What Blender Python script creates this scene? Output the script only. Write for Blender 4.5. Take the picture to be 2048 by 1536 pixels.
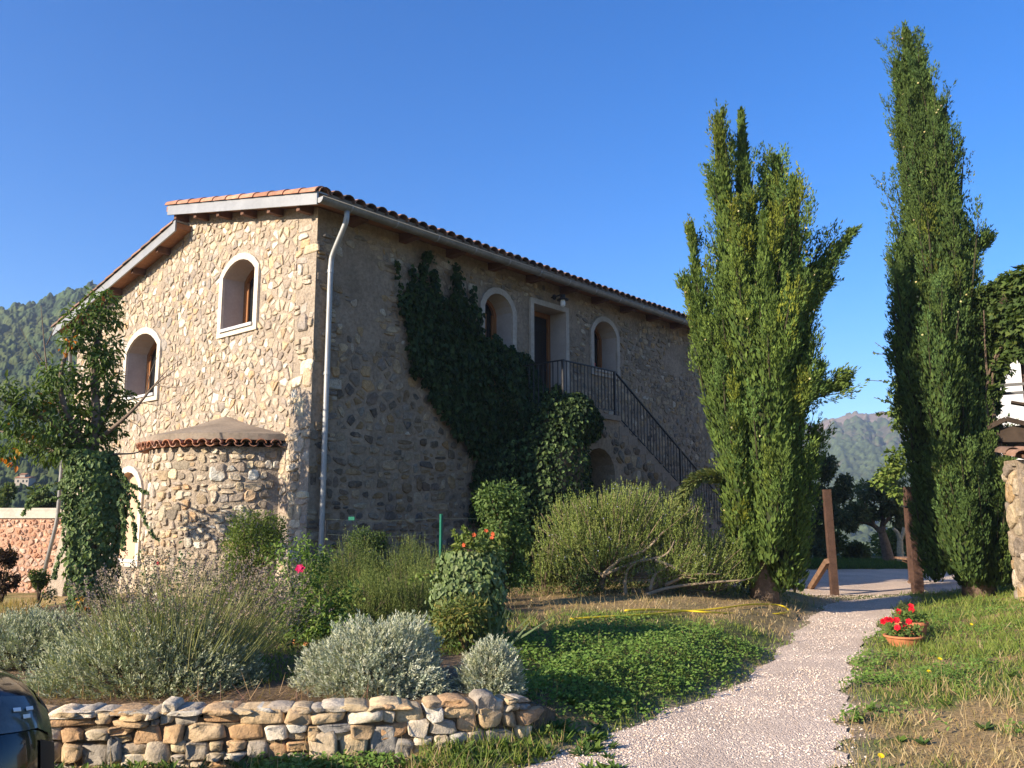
import bpy, math, random
import numpy as np
from mathutils import Vector
from mathutils.geometry import tessellate_polygon

# ------------------------------------------------------------------ camera, sky, sun, exposure
for o in list(bpy.data.objects):
    bpy.data.objects.remove(o)
SC = bpy.context.scene
COL = SC.collection
F, HZ, HC = 1680.0, 1027.0, 1.6
PITCH = math.atan((HZ - 768) / F)
CP, SP = math.cos(PITCH), math.sin(PITCH)
cam = bpy.data.cameras.new('camera')
cam.sensor_width = 36.0
cam.lens = 36.0 * F / 2048
cam.clip_start, cam.clip_end = 0.1, 8000
co = bpy.data.objects.new('camera', cam)
co.location = (0, 0, HC)
co.rotation_euler = (math.pi / 2 + PITCH, 0, 0)
COL.objects.link(co)
SC.camera = co

SUN_AZ, SUN_EL = 235.6, 22.0            # degrees clockwise from +Y, degrees up
w = bpy.data.worlds.new('World')
SC.world = w
w.use_nodes = True
nt = w.node_tree
bg = nt.nodes['Background']
sky = nt.nodes.new('ShaderNodeTexSky')
sky.sky_type = 'NISHITA'
sky.sun_disc = False
sky.sun_elevation = math.radians(SUN_EL)
sky.sun_rotation = math.radians(SUN_AZ)
sky.air_density, sky.dust_density, sky.ozone_density = 1.0, 0.3, 4.5
hs = nt.nodes.new('ShaderNodeHueSaturation')
hs.inputs['Saturation'].default_value = 1.28
hs.inputs['Hue'].default_value = 0.511
nt.links.new(sky.outputs[0], hs.inputs['Color'])
nt.links.new(hs.outputs[0], bg.inputs['Color'])
bg.inputs['Strength'].default_value = 0.1
sl = bpy.data.lights.new('sun', 'SUN')
sl.energy = 5.0
sl.angle = math.radians(0.53)
sl.color = (1.0, 0.87, 0.7)
so = bpy.data.objects.new('sun', sl)
a_, e_ = math.radians(SUN_AZ), math.radians(SUN_EL)
SUN = Vector((math.sin(a_) * math.cos(e_), math.cos(a_) * math.cos(e_), math.sin(e_)))
so.rotation_euler = (-SUN).to_track_quat('-Z', 'Y').to_euler()
so.location = SUN * 60
COL.objects.link(so)
vs = SC.view_settings
vs.view_transform = 'Standard'
vs.look = 'None'
vs.exposure = 1.28
vs.gamma = 1.0
vs.use_curve_mapping = False
SC.render.engine = 'CYCLES'
SC.cycles.max_bounces = 6
SC.cycles.diffuse_bounces = 3
SC.cycles.glossy_bounces = 2
SC.cycles.transmission_bounces = 3
SC.cycles.volume_bounces = 0
SC.cycles.use_denoising = True
SC.cycles.sample_clamp_indirect = 6.0

# ------------------------------------------------------------------ helpers
R = random.Random(11)
N = np.random.default_rng(5)
nrm = lambda v: v / np.maximum(np.linalg.norm(v, axis=-1, keepdims=True), 1e-9)
A = np.array

def ray(u, v):
    x, y = (u - 1024) / F, (768 - v) / F
    return A([x, CP - y * SP, SP + y * CP])

def gnd(u, v, z=0.0):
    d = ray(u, v)
    return A([0, 0, HC]) + d * ((z - HC) / d[2])

def dep(u, v, Y):
    d = ray(u, v)
    return A([0, 0, HC]) + d * (Y / d[1])

def vnoise(x, y, seed=0):
    xi, yi = np.floor(x).astype(np.int64), np.floor(y).astype(np.int64)
    fx, fy = x - xi, y - yi
    fx, fy = fx * fx * (3 - 2 * fx), fy * fy * (3 - 2 * fy)
    def h(a, b):
        n = (a * 374761393 + b * 668265263 + seed * 974634777) & 0xffffffff
        n = ((n ^ (n >> 13)) * 1274126177) & 0xffffffff
        return ((n ^ (n >> 16)) & 0xffff) / 65535.0
    return (h(xi, yi) * (1 - fx) + h(xi + 1, yi) * fx) * (1 - fy) + (h(xi, yi + 1) * (1 - fx) + h(xi + 1, yi + 1) * fx) * fy

def fbm(x, y, seed=0, o=4):
    x, y = np.asarray(x, float), np.asarray(y, float)
    s, a = 0, 0.5
    for k in range(o):
        s = s + a * vnoise(x * 2 ** k, y * 2 ** k, seed + k)
        a *= 0.5
    return s / (1 - 0.5 ** o)

def sstep(a, b, x):
    t = np.clip((x - a) / (b - a), 0, 1)
    return t * t * (3 - 2 * t)

def inpoly(x, y, poly):
    x, y = np.asarray(x, float), np.asarray(y, float)
    ins = np.zeros(x.shape, bool)
    n = len(poly)
    for i in range(n):
        x0, y0 = poly[i][:2]
        x1, y1 = poly[(i + 1) % n][:2]
        c = ((y0 > y) != (y1 > y)) & (x < (x1 - x0) * (y - y0) / (y1 - y0 + 1e-12) + x0)
        ins ^= c
    return ins

def bez(pts, n=16):
    """Catmull-Rom through points"""
    p = [A(q, float) for q in pts]
    p = [2 * p[0] - p[1]] + p + [2 * p[-1] - p[-2]]
    out = []
    m = len(p) - 3
    for i in range(n + 1):
        t = i / n * m
        k = min(int(t), m - 1)
        t -= k
        a, b, c, d = p[k:k + 4]
        out.append(0.5 * (2 * b + (c - a) * t + (2 * a - 5 * b + 4 * c - d) * t * t + (3 * b - a - 3 * c + d) * t ** 3))
    return out

# ------------------------------------------------------------------ materials
MATS = {}
def mat(name, col=(.5, .5, .5), rough=.85, spec=.25, attr=False, noise=None, noise2=None, bump=None, bump2=None, metal=0.0, trans=0.0, emis=None, coat=0.0, smear=None):
    m = bpy.data.materials.new(name)
    m.use_nodes = True
    t = m.node_tree
    nd, lk = t.nodes, t.links
    b = nd['Principled BSDF']
    b.inputs['Roughness'].default_value = rough
    b.inputs['Specular IOR Level'].default_value = spec
    b.inputs['Metallic'].default_value = metal
    b.inputs['Coat Weight'].default_value = coat
    tc = nd.new('ShaderNodeTexCoord')
    if attr:
        at = nd.new('ShaderNodeAttribute'); at.attribute_name = 'Col'
        cs = at.outputs['Color']
    else:
        rg = nd.new('ShaderNodeRGB'); rg.outputs[0].default_value = (*col, 1)
        cs = rg.outputs[0]
    for nz in (noise, noise2):
        if nz:
            sc, amt = nz[0], nz[1]
            n_ = nd.new('ShaderNodeTexNoise')
            n_.inputs['Scale'].default_value = sc
            n_.inputs['Detail'].default_value = 5
            n_.inputs['Roughness'].default_value = .65
            if len(nz) > 2:
                mp = nd.new('ShaderNodeMapping'); mp.inputs['Scale'].default_value = nz[2]
                lk.new(tc.outputs['Object'], mp.inputs[0]); lk.new(mp.outputs[0], n_.inputs['Vector'])
            else:
                lk.new(tc.outputs['Object'], n_.inputs['Vector'])
            r_ = nd.new('ShaderNodeMapRange')
            r_.inputs[1].default_value, r_.inputs[2].default_value = .3, .7
            r_.inputs[3].default_value, r_.inputs[4].default_value = 1 - amt, 1 + amt
            lk.new(n_.outputs['Fac'], r_.inputs[0])
            mx = nd.new('ShaderNodeVectorMath'); mx.operation = 'SCALE'
            lk.new(cs, mx.inputs[0]); lk.new(r_.outputs[0], mx.inputs['Scale'])
            cs = mx.outputs[0]
    if smear:
        n_ = nd.new('ShaderNodeTexNoise'); n_.inputs['Scale'].default_value = smear[1]; n_.inputs['Detail'].default_value = 6; n_.inputs['Roughness'].default_value = .7
        lk.new(tc.outputs['Object'], n_.inputs['Vector'])
        r_ = nd.new('ShaderNodeMapRange'); r_.inputs[1].default_value = smear[2]; r_.inputs[2].default_value = smear[2] + .12
        lk.new(n_.outputs['Fac'], r_.inputs[0])
        mc = nd.new('ShaderNodeMix'); mc.data_type = 'RGBA'
        lk.new(r_.outputs[0], mc.inputs['Factor']); lk.new(cs, mc.inputs['A']); mc.inputs['B'].default_value = (*smear[0], 1)
        cs = mc.outputs['Result']
    lk.new(cs, b.inputs['Base Color'])
    prev = None
    for bp in (bump, bump2):
        if bp:
            n_ = nd.new('ShaderNodeTexNoise')
            n_.inputs['Scale'].default_value = bp[0]
            n_.inputs['Detail'].default_value = 6
            n_.inputs['Roughness'].default_value = .6
            lk.new(tc.outputs['Object'], n_.inputs['Vector'])
            q = nd.new('ShaderNodeBump')
            q.inputs['Strength'].default_value = bp[1]
            q.inputs['Distance'].default_value = bp[2]
            lk.new(n_.outputs['Fac'], q.inputs['Height'])
            if prev: lk.new(prev, q.inputs['Normal'])
            prev = q.outputs[0]
    if prev: lk.new(prev, b.inputs['Normal'])
    if trans:
        tr = nd.new('ShaderNodeBsdfTranslucent')
        sc2 = nd.new('ShaderNodeVectorMath'); sc2.operation = 'MULTIPLY'
        sc2.inputs[1].default_value = (1.35, 1.5, .55)
        lk.new(cs, sc2.inputs[0]); lk.new(sc2.outputs[0], tr.inputs['Color'])
        mxs = nd.new('ShaderNodeMixShader'); mxs.inputs[0].default_value = trans
        lk.new(b.outputs[0], mxs.inputs[1]); lk.new(tr.outputs[0], mxs.inputs[2])
        lk.new(mxs.outputs[0], nd['Material Output'].inputs['Surface'])
    if emis:
        b.inputs['Emission Color'].default_value = (*emis[0], 1)
        b.inputs['Emission Strength'].default_value = emis[1]
    MATS[name] = m
    return m

mat('mortar', (.335, .272, .205), .95, .1, noise=(2.2, .2), noise2=(26, .3), bump=(15, .9, .05), bump2=(75, .8, .012))
mat('mortar_shaded', (.265, .205, .145), .95, .1, noise=(1.3, .25), noise2=(16, .25), bump=(14, .8, .04), bump2=(80, .7, .01))  # darker copy of the gable mortar, the long wall's shade put into colour
mat('mortar_pink', (.5, .29, .19), .95, .1, noise=(2.2, .2), noise2=(14, .28), bump=(22, .9, .03))
mat('stone', attr=True, rough=.92, spec=.1, noise=(13, .28), noise2=(60, .25), bump=(22, .9, .03), bump2=(90, .8, .008), smear=((.335, .272, .205), 5.5, .52))
mat('stone_shaded', attr=True, rough=.92, spec=.1, noise=(11, .3), noise2=(50, .25), bump=(20, .9, .03), bump2=(80, .8, .008), smear=((.26, .2, .14), 5, .54))  # stone copy with the darker mortar smear, for walls in shade
mat('stone_big', attr=True, rough=.9, spec=.15, noise=(9, .25), noise2=(50, .2), bump=(14, .7, .03), bump2=(80, .6, .008))
mat('plaster', (.55, .485, .39), .9, .15, noise=(2.6, .16), noise2=(17, .12), bump=(60, .15, .004))
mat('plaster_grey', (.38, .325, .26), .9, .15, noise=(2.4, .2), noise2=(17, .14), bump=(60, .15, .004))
mat('peach_plaster', (.5, .34, .23), .9, .15, noise=(2.5, .12), noise2=(30, .05), bump=(60, .2, .004))
mat('reveal', (.4, .34, .29), .92, .1, noise=(2.5, .12), noise2=(26, .06), bump=(50, .2, .004))
mat('wood_brown', (.24, .1, .035), .55, .35, noise=(6, .25, (1, 1, .12)), noise2=(40, .15, (1, 1, .08)), bump=(60, .2, .003))
mat('soffit_wood', (.33, .16, .085), .85, .15, noise=(3, .25), noise2=(30, .2), bump=(40, .3, .004))
mat('rafter_wood', (.14, .075, .05), .85, .15, noise=(5, .25), bump=(40, .4, .005))
mat('door_shade', (.025, .018, .014), .6, .3, noise=(6, .3, (1, 1, .1)))  # near-black colour stands in for the unlit interior of the open doorway
mat('glass', (.012, .014, .016), .06, .6, noise=(2, .2))
mat('zinc', (.29, .287, .275), .45, .4, noise=(3, .12), noise2=(25, .08), metal=.35, bump=(9, .12, .004))
mat('zinc_dark', (.2, .19, .17), .55, .35, noise=(4, .2), noise2=(20, .15), metal=.3, bump=(9, .12, .004))
mat('terracotta', attr=True, rough=.85, spec=.2, noise=(7, .28), noise2=(45, .2), bump=(60, .4, .004))
mat('concrete', (.235, .19, .145), .95, .1, noise=(1.6, .22), noise2=(24, .2), bump=(40, .5, .008))
mat('iron', (.018, .017, .018), .5, .4, noise=(9, .3))
mat('bark', (.17, .12, .085), .95, .1, noise=(10, .35), noise2=(45, .3), bump=(30, .9, .02))
mat('bark_pale', (.4, .32, .2), .9, .1, noise=(14, .3), bump=(40, .7, .01))
mat('twig', attr=True, rough=.9, spec=.1, noise=(20, .25))
mat('leaf', attr=True, rough=.6, spec=.12, noise=(2.3, .15), trans=.28)
mat('leaf_ivy', attr=True, rough=.55, spec=.12, noise=(2.3, .15), trans=.15)
mat('needle', attr=True, rough=.75, spec=.08, noise=(1.7, .22), trans=.18)
mat('silver_leaf', attr=True, rough=.75, spec=.15, noise=(3, .12), trans=.12)
mat('grass_blade', attr=True, rough=.6, spec=.2, trans=.3)
mat('petal', attr=True, rough=.6, spec=.2, trans=.25)
mat('ground', attr=True, rough=.97, spec=.05, noise=(3, .2), noise2=(30, .35), bump=(24, .8, .03), bump2=(120, .6, .008))
mat('far_forest', attr=True, rough=.95, spec=.05, noise=(.12, .25), noise2=(.6, .25))
mat('pebble', attr=True, rough=.9, spec=.15)
mat('rust', (.07, .038, .026), .8, .25, noise=(5, .3), noise2=(40, .3), bump=(30, .4, .006))
mat('dark_wood', (.045, .032, .023), .9, .1, noise=(6, .3), bump=(40, .4, .005))
mat('weathered_wood', (.2, .12, .075), .85, .15, noise=(6, .3), noise2=(40, .2), bump=(40, .4, .005))
mat('hose_yellow', (.62, .45, .02), .45, .35, noise=(5, .1))
mat('green_paint', (.02, .17, .1), .5, .35, noise=(9, .2))
mat('wire', (.09, .12, .1), .5, .3)
mat('pot_clay', (.45, .17, .075), .85, .15, noise=(7, .22), noise2=(40, .15), bump=(50, .2, .004))
mat('car_paint', (.004, .004, .004), .16, .35, coat=.5)
mat('car_dark', (.01, .01, .01), .6, .3, noise=(8, .2))
mat('headlamp', (.07, .068, .055), .12, .5, noise=(12, .4), coat=.6)
mat('lamp_reflector', (.75, .74, .7), .2, .5)
mat('rubber', (.012, .012, .012), .8, .2, noise=(20, .2))
mat('white_wall', (.82, .79, .74), .9, .15, noise=(1.2, .06), noise2=(18, .05), bump=(40, .2, .004))

def gravel_material():
    m = bpy.data.materials.new('gravel'); m.use_nodes = True
    t = m.node_tree; nd, lk = t.nodes, t.links
    b = nd['Principled BSDF']
    b.inputs['Roughness'].default_value = .95
    b.inputs['Specular IOR Level'].default_value = .1
    tc = nd.new('ShaderNodeTexCoord')
    vo = nd.new('ShaderNodeTexVoronoi'); vo.inputs['Scale'].default_value = 75
    lk.new(tc.outputs['Object'], vo.inputs['Vector'])
    rmp = nd.new('ShaderNodeValToRGB')
    e = rmp.color_ramp.elements
    e[0].position, e[0].color = 0, (.42, .31, .235, 1)
    e[1].position, e[1].color = 1, (.69, .555, .435, 1)
    e2 = e.new(.5); e2.color = (.6, .47, .365, 1)
    sp = nd.new('ShaderNodeSeparateColor')
    lk.new(vo.outputs['Color'], sp.inputs[0]); lk.new(sp.outputs[0], rmp.inputs[0])
    n2 = nd.new('ShaderNodeTexNoise'); n2.inputs['Scale'].default_value = 1.1; n2.inputs['Detail'].default_value = 5
    lk.new(tc.outputs['Object'], n2.inputs['Vector'])
    r2 = nd.new('ShaderNodeMapRange'); r2.inputs[1].default_value = .3; r2.inputs[2].default_value = .7; r2.inputs[3].default_value = .85; r2.inputs[4].default_value = 1.12
    lk.new(n2.outputs['Fac'], r2.inputs[0])
    mx = nd.new('ShaderNodeVectorMath'); mx.operation = 'SCALE'
    lk.new(rmp.outputs[0], mx.inputs[0]); lk.new(r2.outputs[0], mx.inputs['Scale'])
    lk.new(mx.outputs[0], b.inputs['Base Color'])
    q = nd.new('ShaderNodeBump'); q.inputs['Strength'].default_value = .9; q.inputs['Distance'].default_value = .012; q.invert = True
    lk.new(vo.outputs['Distance'], q.inputs['Height'])
    lk.new(q.outputs[0], b.inputs['Normal'])
    MATS['gravel'] = m
gravel_material()

# ------------------------------------------------------------------ mesh building
class Geo:
    def __init__(s):
        s.V, s.T, s.C, s.n = [], [], [], 0
    def add(s, V, T, c=(.5, .5, .5)):
        V = np.asarray(V, np.float32).reshape(-1, 3)
        T = np.asarray(T, np.int32).reshape(-1, 3)
        c = np.asarray(c, np.float32)
        if c.ndim == 1: c = np.broadcast_to(c, (len(V), 3))
        s.V.append(V); s.T.append(T + s.n); s.C.append(c); s.n += len(V)
        return s
    def quad(s, a, b, c, d, col=(.5, .5, .5)):
        return s.add([a, b, c, d], [[0, 1, 2], [0, 2, 3]], col)
    def box(s, o, x, y, z, col=(.5, .5, .5)):
        o, x, y, z = (A(q, float) for q in (o, x, y, z))
        if np.dot(np.cross(x, y), z) < 0: x, y = y, x
        V = [o, o + x, o + x + y, o + y, o + z, o + x + z, o + x + y + z, o + y + z]
        T = [[0, 2, 1], [0, 3, 2], [4, 5, 6], [4, 6, 7], [0, 1, 5], [0, 5, 4], [1, 2, 6], [1, 6, 5], [2, 3, 7], [2, 7, 6], [3, 0, 4], [3, 4, 7]]
        return s.add(V, T, col)
    def bar(s, p, q, wx, wy, up=(0, 0, 1), col=(.5, .5, .5)):
        p, q = A(p, float), A(q, float)
        d = nrm(q - p); sd = np.cross(d, A(up, float))
        if np.linalg.norm(sd) < 1e-4: sd = np.cross(d, A([1., 0, 0]))
        sd = nrm(sd); u = np.cross(sd, d)
        return s.box(p - sd * wx / 2 - u * wy / 2, sd * wx, u * wy, q - p, col)
    def tube(s, pts, r, n=8, col=(.5, .5, .5), cap=True, half=False):
        P = A([A(q, float) for q in pts]); m = len(P)
        r = np.broadcast_to(np.asarray(r, float), (m,))
        d = np.gradient(P, axis=0); d = nrm(d)
        ref = A([0, 0, 1.]) if abs(d[0][2]) < .9 else A([1., 0, 0])
        sd = nrm(np.cross(d[0], ref)); V = []
        for i in range(m):
            sd = nrm(sd - d[i] * np.dot(sd, d[i])); u = np.cross(sd, d[i])
            a = np.linspace(0, 2 * np.pi, n, endpoint=False)
            V.append(P[i] + r[i] * (np.cos(a)[:, None] * sd + np.sin(a)[:, None] * u))
        V = np.concatenate(V); T = []
        for i in range(m - 1):
            for k in range(n):
                a, b = i * n + k, i * n + (k + 1) % n
                T += [[a, b, b + n], [a, b + n, a + n]]
        if cap:
            T += [[0, k + 1, k] for k in range(1, n - 1)]
            o = (m - 1) * n
            T += [[o, o + k, o + k + 1] for k in range(1, n - 1)]
        return s.add(V, T, col)
    def poly(s, loop, holes=(), col=(.5, .5, .5), flip=False):
        allp = [list(loop)] + [list(h) for h in holes]
        t = tessellate_polygon([[Vector(p) for p in l] for l in allp])
        V = [p for l in allp for p in l]
        T = [list(q) for q in t]
        return s.add(V, [q[::-1] for q in T] if flip else T, col)
    def prism(s, loop, vec, col=(.5, .5, .5)):
        loop = [A(p, float) for p in loop]; vec = A(vec, float)
        s.poly(loop, col=col); s.poly([p + vec for p in loop], col=col)
        n = len(loop)
        for i in range(n):
            a, b = loop[i], loop[(i + 1) % n]
            s.quad(a, b, b + vec, a + vec, col)
        return s
    def ball(s, c, r, n=6, m=5, col=(.5, .5, .5), jit=0.0, rng=N):
        V, T = [A([0, 0, 1.])], []
        for i in range(1, m):
            t = math.pi * i / m
            for k in range(n):
                a = 2 * math.pi * (k + .5 * (i % 2)) / n
                V.append(A([math.sin(t) * math.cos(a), math.sin(t) * math.sin(a), math.cos(t)]))
        V.append(A([0, 0, -1.])); e = len(V) - 1
        T += [[0, 1 + k, 1 + (k + 1) % n] for k in range(n)]
        for i in range(m - 2):
            for k in range(n):
                a, b = 1 + i * n + k, 1 + i * n + (k + 1) % n
                T += [[a, a + n, b], [b, a + n, b + n]]
        o = 1 + (m - 2) * n
        T += [[o + k, e, o + (k + 1) % n] for k in range(n)]
        V = A(V)
        if jit: V = V * (1 + rng.uniform(-jit, jit, (len(V), 1)))
        return s.add(A(c) + V * A(r), T, col)
    def lathe(s, c, prof, n=20, col=(.5, .5, .5)):
        c = A(c, float); V = []; T = []
        for (r, z) in prof:
            for k in range(n):
                a = 2 * math.pi * k / n
                V.append(c + A([r * math.cos(a), r * math.sin(a), z]))
        for i in range(len(prof) - 1):
            for k in range(n):
                a, b = i * n + k, i * n + (k + 1) % n
                T += [[a, b, b + n], [a, b + n, a + n]]
        return s.add(V, T, col)
    def obj(s, name, m, parent=None, smooth=False, kind=None, label=None, fix=False):
        V = np.concatenate(s.V) if s.V else np.zeros((0, 3), np.float32)
        T = np.concatenate(s.T) if s.T else np.zeros((0, 3), np.int32)
        C = np.concatenate(s.C) if s.C else np.zeros((0, 3), np.float32)
        base = A([0, 0, 0.])
        o = parent
        while o is not None:
            base = base + A(o.location); o = o.parent
        V = (V - base).astype(np.float32)
        me = bpy.data.meshes.new(name)
        me.vertices.add(len(V)); me.vertices.foreach_set('co', V.ravel())
        me.loops.add(len(T) * 3); me.loops.foreach_set('vertex_index', T.ravel())
        me.polygons.add(len(T)); me.polygons.foreach_set('loop_start', np.arange(0, len(T) * 3, 3, dtype=np.int32))
        smooth = smooth or name in ('trunk', 'branches', 'stems', 'inner_boughs', 'hill', 'mountain', 'far_mountain', 'twigs', 'wire_mesh')
        me.polygons.foreach_set('use_smooth', np.full(len(T), smooth, bool))
        at = me.attributes.new('Col', 'FLOAT_COLOR', 'POINT')
        at.data.foreach_set('color', np.concatenate([C, np.ones((len(C), 1), np.float32)], 1).astype(np.float32).ravel())
        me.update(calc_edges=True)
        if fix: me.validate()
        me.materials.append(MATS[m])
        ob = bpy.data.objects.new(name, me)
        if parent is not None: ob.parent = parent
        if kind: ob['kind'] = kind
        if label: ob['label'] = label
        COL.objects.link(ob)
        return ob

def thing(name, label, cat, loc=(0, 0, 0), group=None):
    o = bpy.data.objects.new(name, None)
    o.empty_display_size = .2
    o.location = tuple(float(q) for q in loc)
    o['label'], o['category'] = label, cat
    if group: o['group'] = group
    COL.objects.link(o)
    return o

def tag(o, label, cat, group=None):
    o['label'], o['category'] = label, cat
    if group: o['group'] = group
    return o

# leaf templates: (along, side, normal)
LEAF2 = (A([[0, 0, 0], [.45, .5, .1], [1, 0, 0], [.45, -.5, .1]]), A([[0, 2, 1], [0, 3, 2]]))
LEAF4 = (A([[0, 0, 0], [.3, .5, .14], [.7, .38, .08], [1, 0, -.18], [.7, -.38, .08], [.3, -.5, .14]]), A([[0, 3, 2], [0, 2, 1], [0, 4, 3], [0, 5, 4]]))
IVYL = (A([[0, 0, 0], [-.08, .48, .1], [.38, .55, .1], [.52, .28, .02], [1, 0, -.12], [.52, -.28, .02], [.38, -.55, .1], [-.08, -.48, .1]]), A([[0, 2, 1], [0, 3, 2], [0, 4, 3], [0, 5, 4], [0, 6, 5], [0, 7, 6]]))
BLADE = (A([[0, .5, 0], [0, -.5, 0], [.55, .38, .06], [.55, -.38, .06], [1, 0, .25]]), A([[0, 1, 3], [0, 3, 2], [2, 3, 4]]))
SPRAY = (A([[0, 0, 0], [.5, .16, .1], [1, 0, 0], [.5, -.16, -.1],
            [.12, .02, 0], [.45, .5, .12], [.8, .62, 0], [.55, .26, -.1],
            [.12, -.02, 0], [.45, -.5, -.12], [.8, -.62, 0], [.55, -.26, .1]]),
         A([[0, 2, 1], [0, 3, 2], [4, 6, 5], [4, 7, 6], [8, 9, 10], [8, 10, 11]]))

def leaves(g, P, D, Nn, l, w, tp, col, nb=None):
    P, D, Nn = np.asarray(P, float), nrm(np.asarray(D, float)), np.asarray(Nn, float)
    n = len(P)
    if n == 0: return
    S = nrm(np.cross(Nn, D)); N2 = np.cross(D, S)
    l = np.broadcast_to(np.asarray(l, float), (n,)); w = np.broadcast_to(np.asarray(w, float), (n,))
    nb = w if nb is None else np.broadcast_to(np.asarray(nb, float), (n,))
    T, Fc = tp; k = len(T)
    V = P[:, None] + (l[:, None] * T[None, :, 0])[..., None] * D[:, None] + (w[:, None] * T[None, :, 1])[..., None] * S[:, None] + (nb[:, None] * T[None, :, 2])[..., None] * N2[:, None]
    Fa = (np.arange(n)[:, None, None] * k + Fc[None]).reshape(-1, 3)
    col = np.asarray(col, float)
    if col.ndim == 1: col = np.broadcast_to(col, (n, 3))
    g.add(V.reshape(-1, 3), Fa, np.repeat(col, k, 0))

def rdir(n, rng=N):
    return nrm(rng.normal(size=(n, 3)))

def vary(base, n, amt=.25, hue=.12, rng=N):
    b = A(base, float)
    k = 1 + rng.uniform(-amt, amt, (n, 1))
    h = rng.uniform(-hue, hue, (n, 1))
    return np.clip(b * k * (1 + h * A([[1, .25, -1.0]])), .002, .95)

def pick(pal, n, rng=N, amt=.15, hue=.06):
    pal = A(pal, float)
    c = pal[rng.integers(0, len(pal), n)]
    return np.clip(c * (1 + rng.uniform(-amt, amt, (n, 1))) * (1 + rng.uniform(-hue, hue, (n, 1)) * A([[1, .2, -1.]])), .002, .95)

def shoots(g, P, D, L, K, nl, nw, col, spread=.75, tp=LEAF2, taper=.35):
    """upright shoots clothed in K short needles each"""
    n = len(P); D = nrm(D)
    t = (np.arange(K) + .5) / K
    t = t[None] + N.uniform(-.4 / K, .4 / K, (n, K))
    Lr = np.broadcast_to(np.asarray(L, float), (n,))
    pos = P[:, None] + (t * Lr[:, None])[..., None] * D[:, None]
    rad = rdir(n * K).reshape(n, K, 3)
    rad = nrm(rad - (rad * D[:, None]).sum(-1, keepdims=True) * D[:, None])
    d = D[:, None] * (1 - .25 * spread) + rad * spread * (1 - .5 * t[..., None])
    ln = nl * (1 - taper * t) * N.uniform(.75, 1.25, (n, K))
    leaves(g, pos.reshape(-1, 3), d.reshape(-1, 3), rdir(n * K), ln.ravel(), nw, tp, np.repeat(col, K, 0))

# ------------------------------------------------------------------ setting out: house frame, path, ground heights
AZ = math.radians(41.0)
L = A([math.sin(AZ), math.cos(AZ), 0]); G = A([-math.cos(AZ), math.sin(AZ), 0]); Z = A([0, 0, 1.])
_a = math.atan((614 - 1024) / math.hypot(F, HZ - 768))
C0 = 13.0 * A([math.sin(_a), math.cos(_a), 0])
def gp(g, z, d=0.0): return C0 + g * G + z * Z - d * L       # a point on the gable side, d metres in front of it
def lp(s, z, o=0.0): return C0 + s * L + z * Z - o * G       # a point on the long side, o metres in front of it

PL = [gnd(*q)[:2] for q in [(1010, 1560), (1100, 1518), (1200, 1484), (1330, 1424), (1450, 1384), (1525, 1335), (1568, 1292), (1608, 1252), (1640, 1222), (1668, 1203)]]
PR = [gnd(*q)[:2] for q in [(1680, 1560), (1688, 1500), (1690, 1440), (1700, 1370), (1716, 1310), (1752, 1262), (1788, 1222), (1826, 1192)]]
PL = [A([-.9, 4.4]), A([-.45, 5.1])] + PL
PR = [A([1.75, 4.4]), A([1.95, 5.1])] + PR
PLc = A(bez([(*p, 0) for p in PL], 60))[:, :2]
PRc = A(bez([(*p, 0) for p in PR], 60))[:, :2]
PLc[:, 0] += .05 * np.sin(np.arange(61) * 1.3) + .04 * np.sin(np.arange(61) * 2.9)
PRc[:, 0] += .06 * np.sin(np.arange(61) * 1.1 + 1) + .04 * np.sin(np.arange(61) * 3.1)
YARD = [(6.3, 17.1), (8.35, 17.5), (12, 18.2), (16, 20), (19, 25.2), (10, 25.2), (3.5, 25.2), (3.6, 19), (5.2, 17.4)]
PATH = np.concatenate([PLc, PRc[::-1]])
WALLC = A(bez([(-4.2, 5.5, 0), (-3.2, 5.56, 0), (-2.1, 5.62, 0), (-1.1, 5.72, 0), (-.3, 5.9, 0), (.12, 6.12, 0), (.32, 6.42, 0)], 60))[:, :2]
def ywall(x): return np.interp(x, WALLC[:, 0], WALLC[:, 1], left=5.45, right=99.0)

def zg(x, y):
    x, y = np.asarray(x, float), np.asarray(y, float)
    xl = np.interp(y, PLc[:, 1], PLc[:, 0]); xr = np.interp(y, PRc[:, 1], PRc[:, 0])
    # left lawn and bed
    dl = xl - x
    bed = .36 * sstep(.05, 2.0, dl) * sstep(5.0, 8.6, y + .35 * np.clip(dl, 0, 3))
    hard = np.where((x < .45) & (y > ywall(x) + .16), 1.0, 0.0)
    bed = np.where(x < .45, np.where(hard > 0, np.maximum(bed, .325 * sstep(.4, -.3, x)), np.minimum(bed, .02 + bed * sstep(.2, .45, x))), bed)
    bed = np.where(dl > 0, np.maximum(bed, .26 * sstep(-1.1, .5, x) * sstep(.0, .9, dl) * sstep(4.9, 5.9, y)), bed)
    dr = x - xr
    rt = .42 * sstep(.1, 4.2, dr)
    z = np.where(dl > 0, bed, np.where(dr > 0, rt, 0.0))
    yard = (y > 16.2) & (x > 2.5)
    zy = .42 * sstep(8.6, 10.2, x) * sstep(19.5, 16.5, y) 
    z = np.where(y > 17.3, np.where(x > 2.5, zy, z), z)
    z = np.where((y > 15.0) & (y <= 17.3) & (dl > 0), z * sstep(17.6, 14.8, y), z)
    z = z - .45 * sstep(-5.2, -9.5, x) * sstep(9, 14, y)
    far = np.hypot(x, y)
    z = z - 26 * sstep(31, 190, y) * (y > 0) - .0 * far
    z = z + .02 * (fbm(x * 1.7, y * 1.7, 3) - .5) * sstep(60, 30, far)
    inside = ((dl < 0) & (dr < 0) & (y < 17.6) & (y > 4.2))
    z = np.where(inside, -.012, z)
    yin = inpoly(x, y, YARD)
    return np.where(yin, -.02, z)

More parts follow.
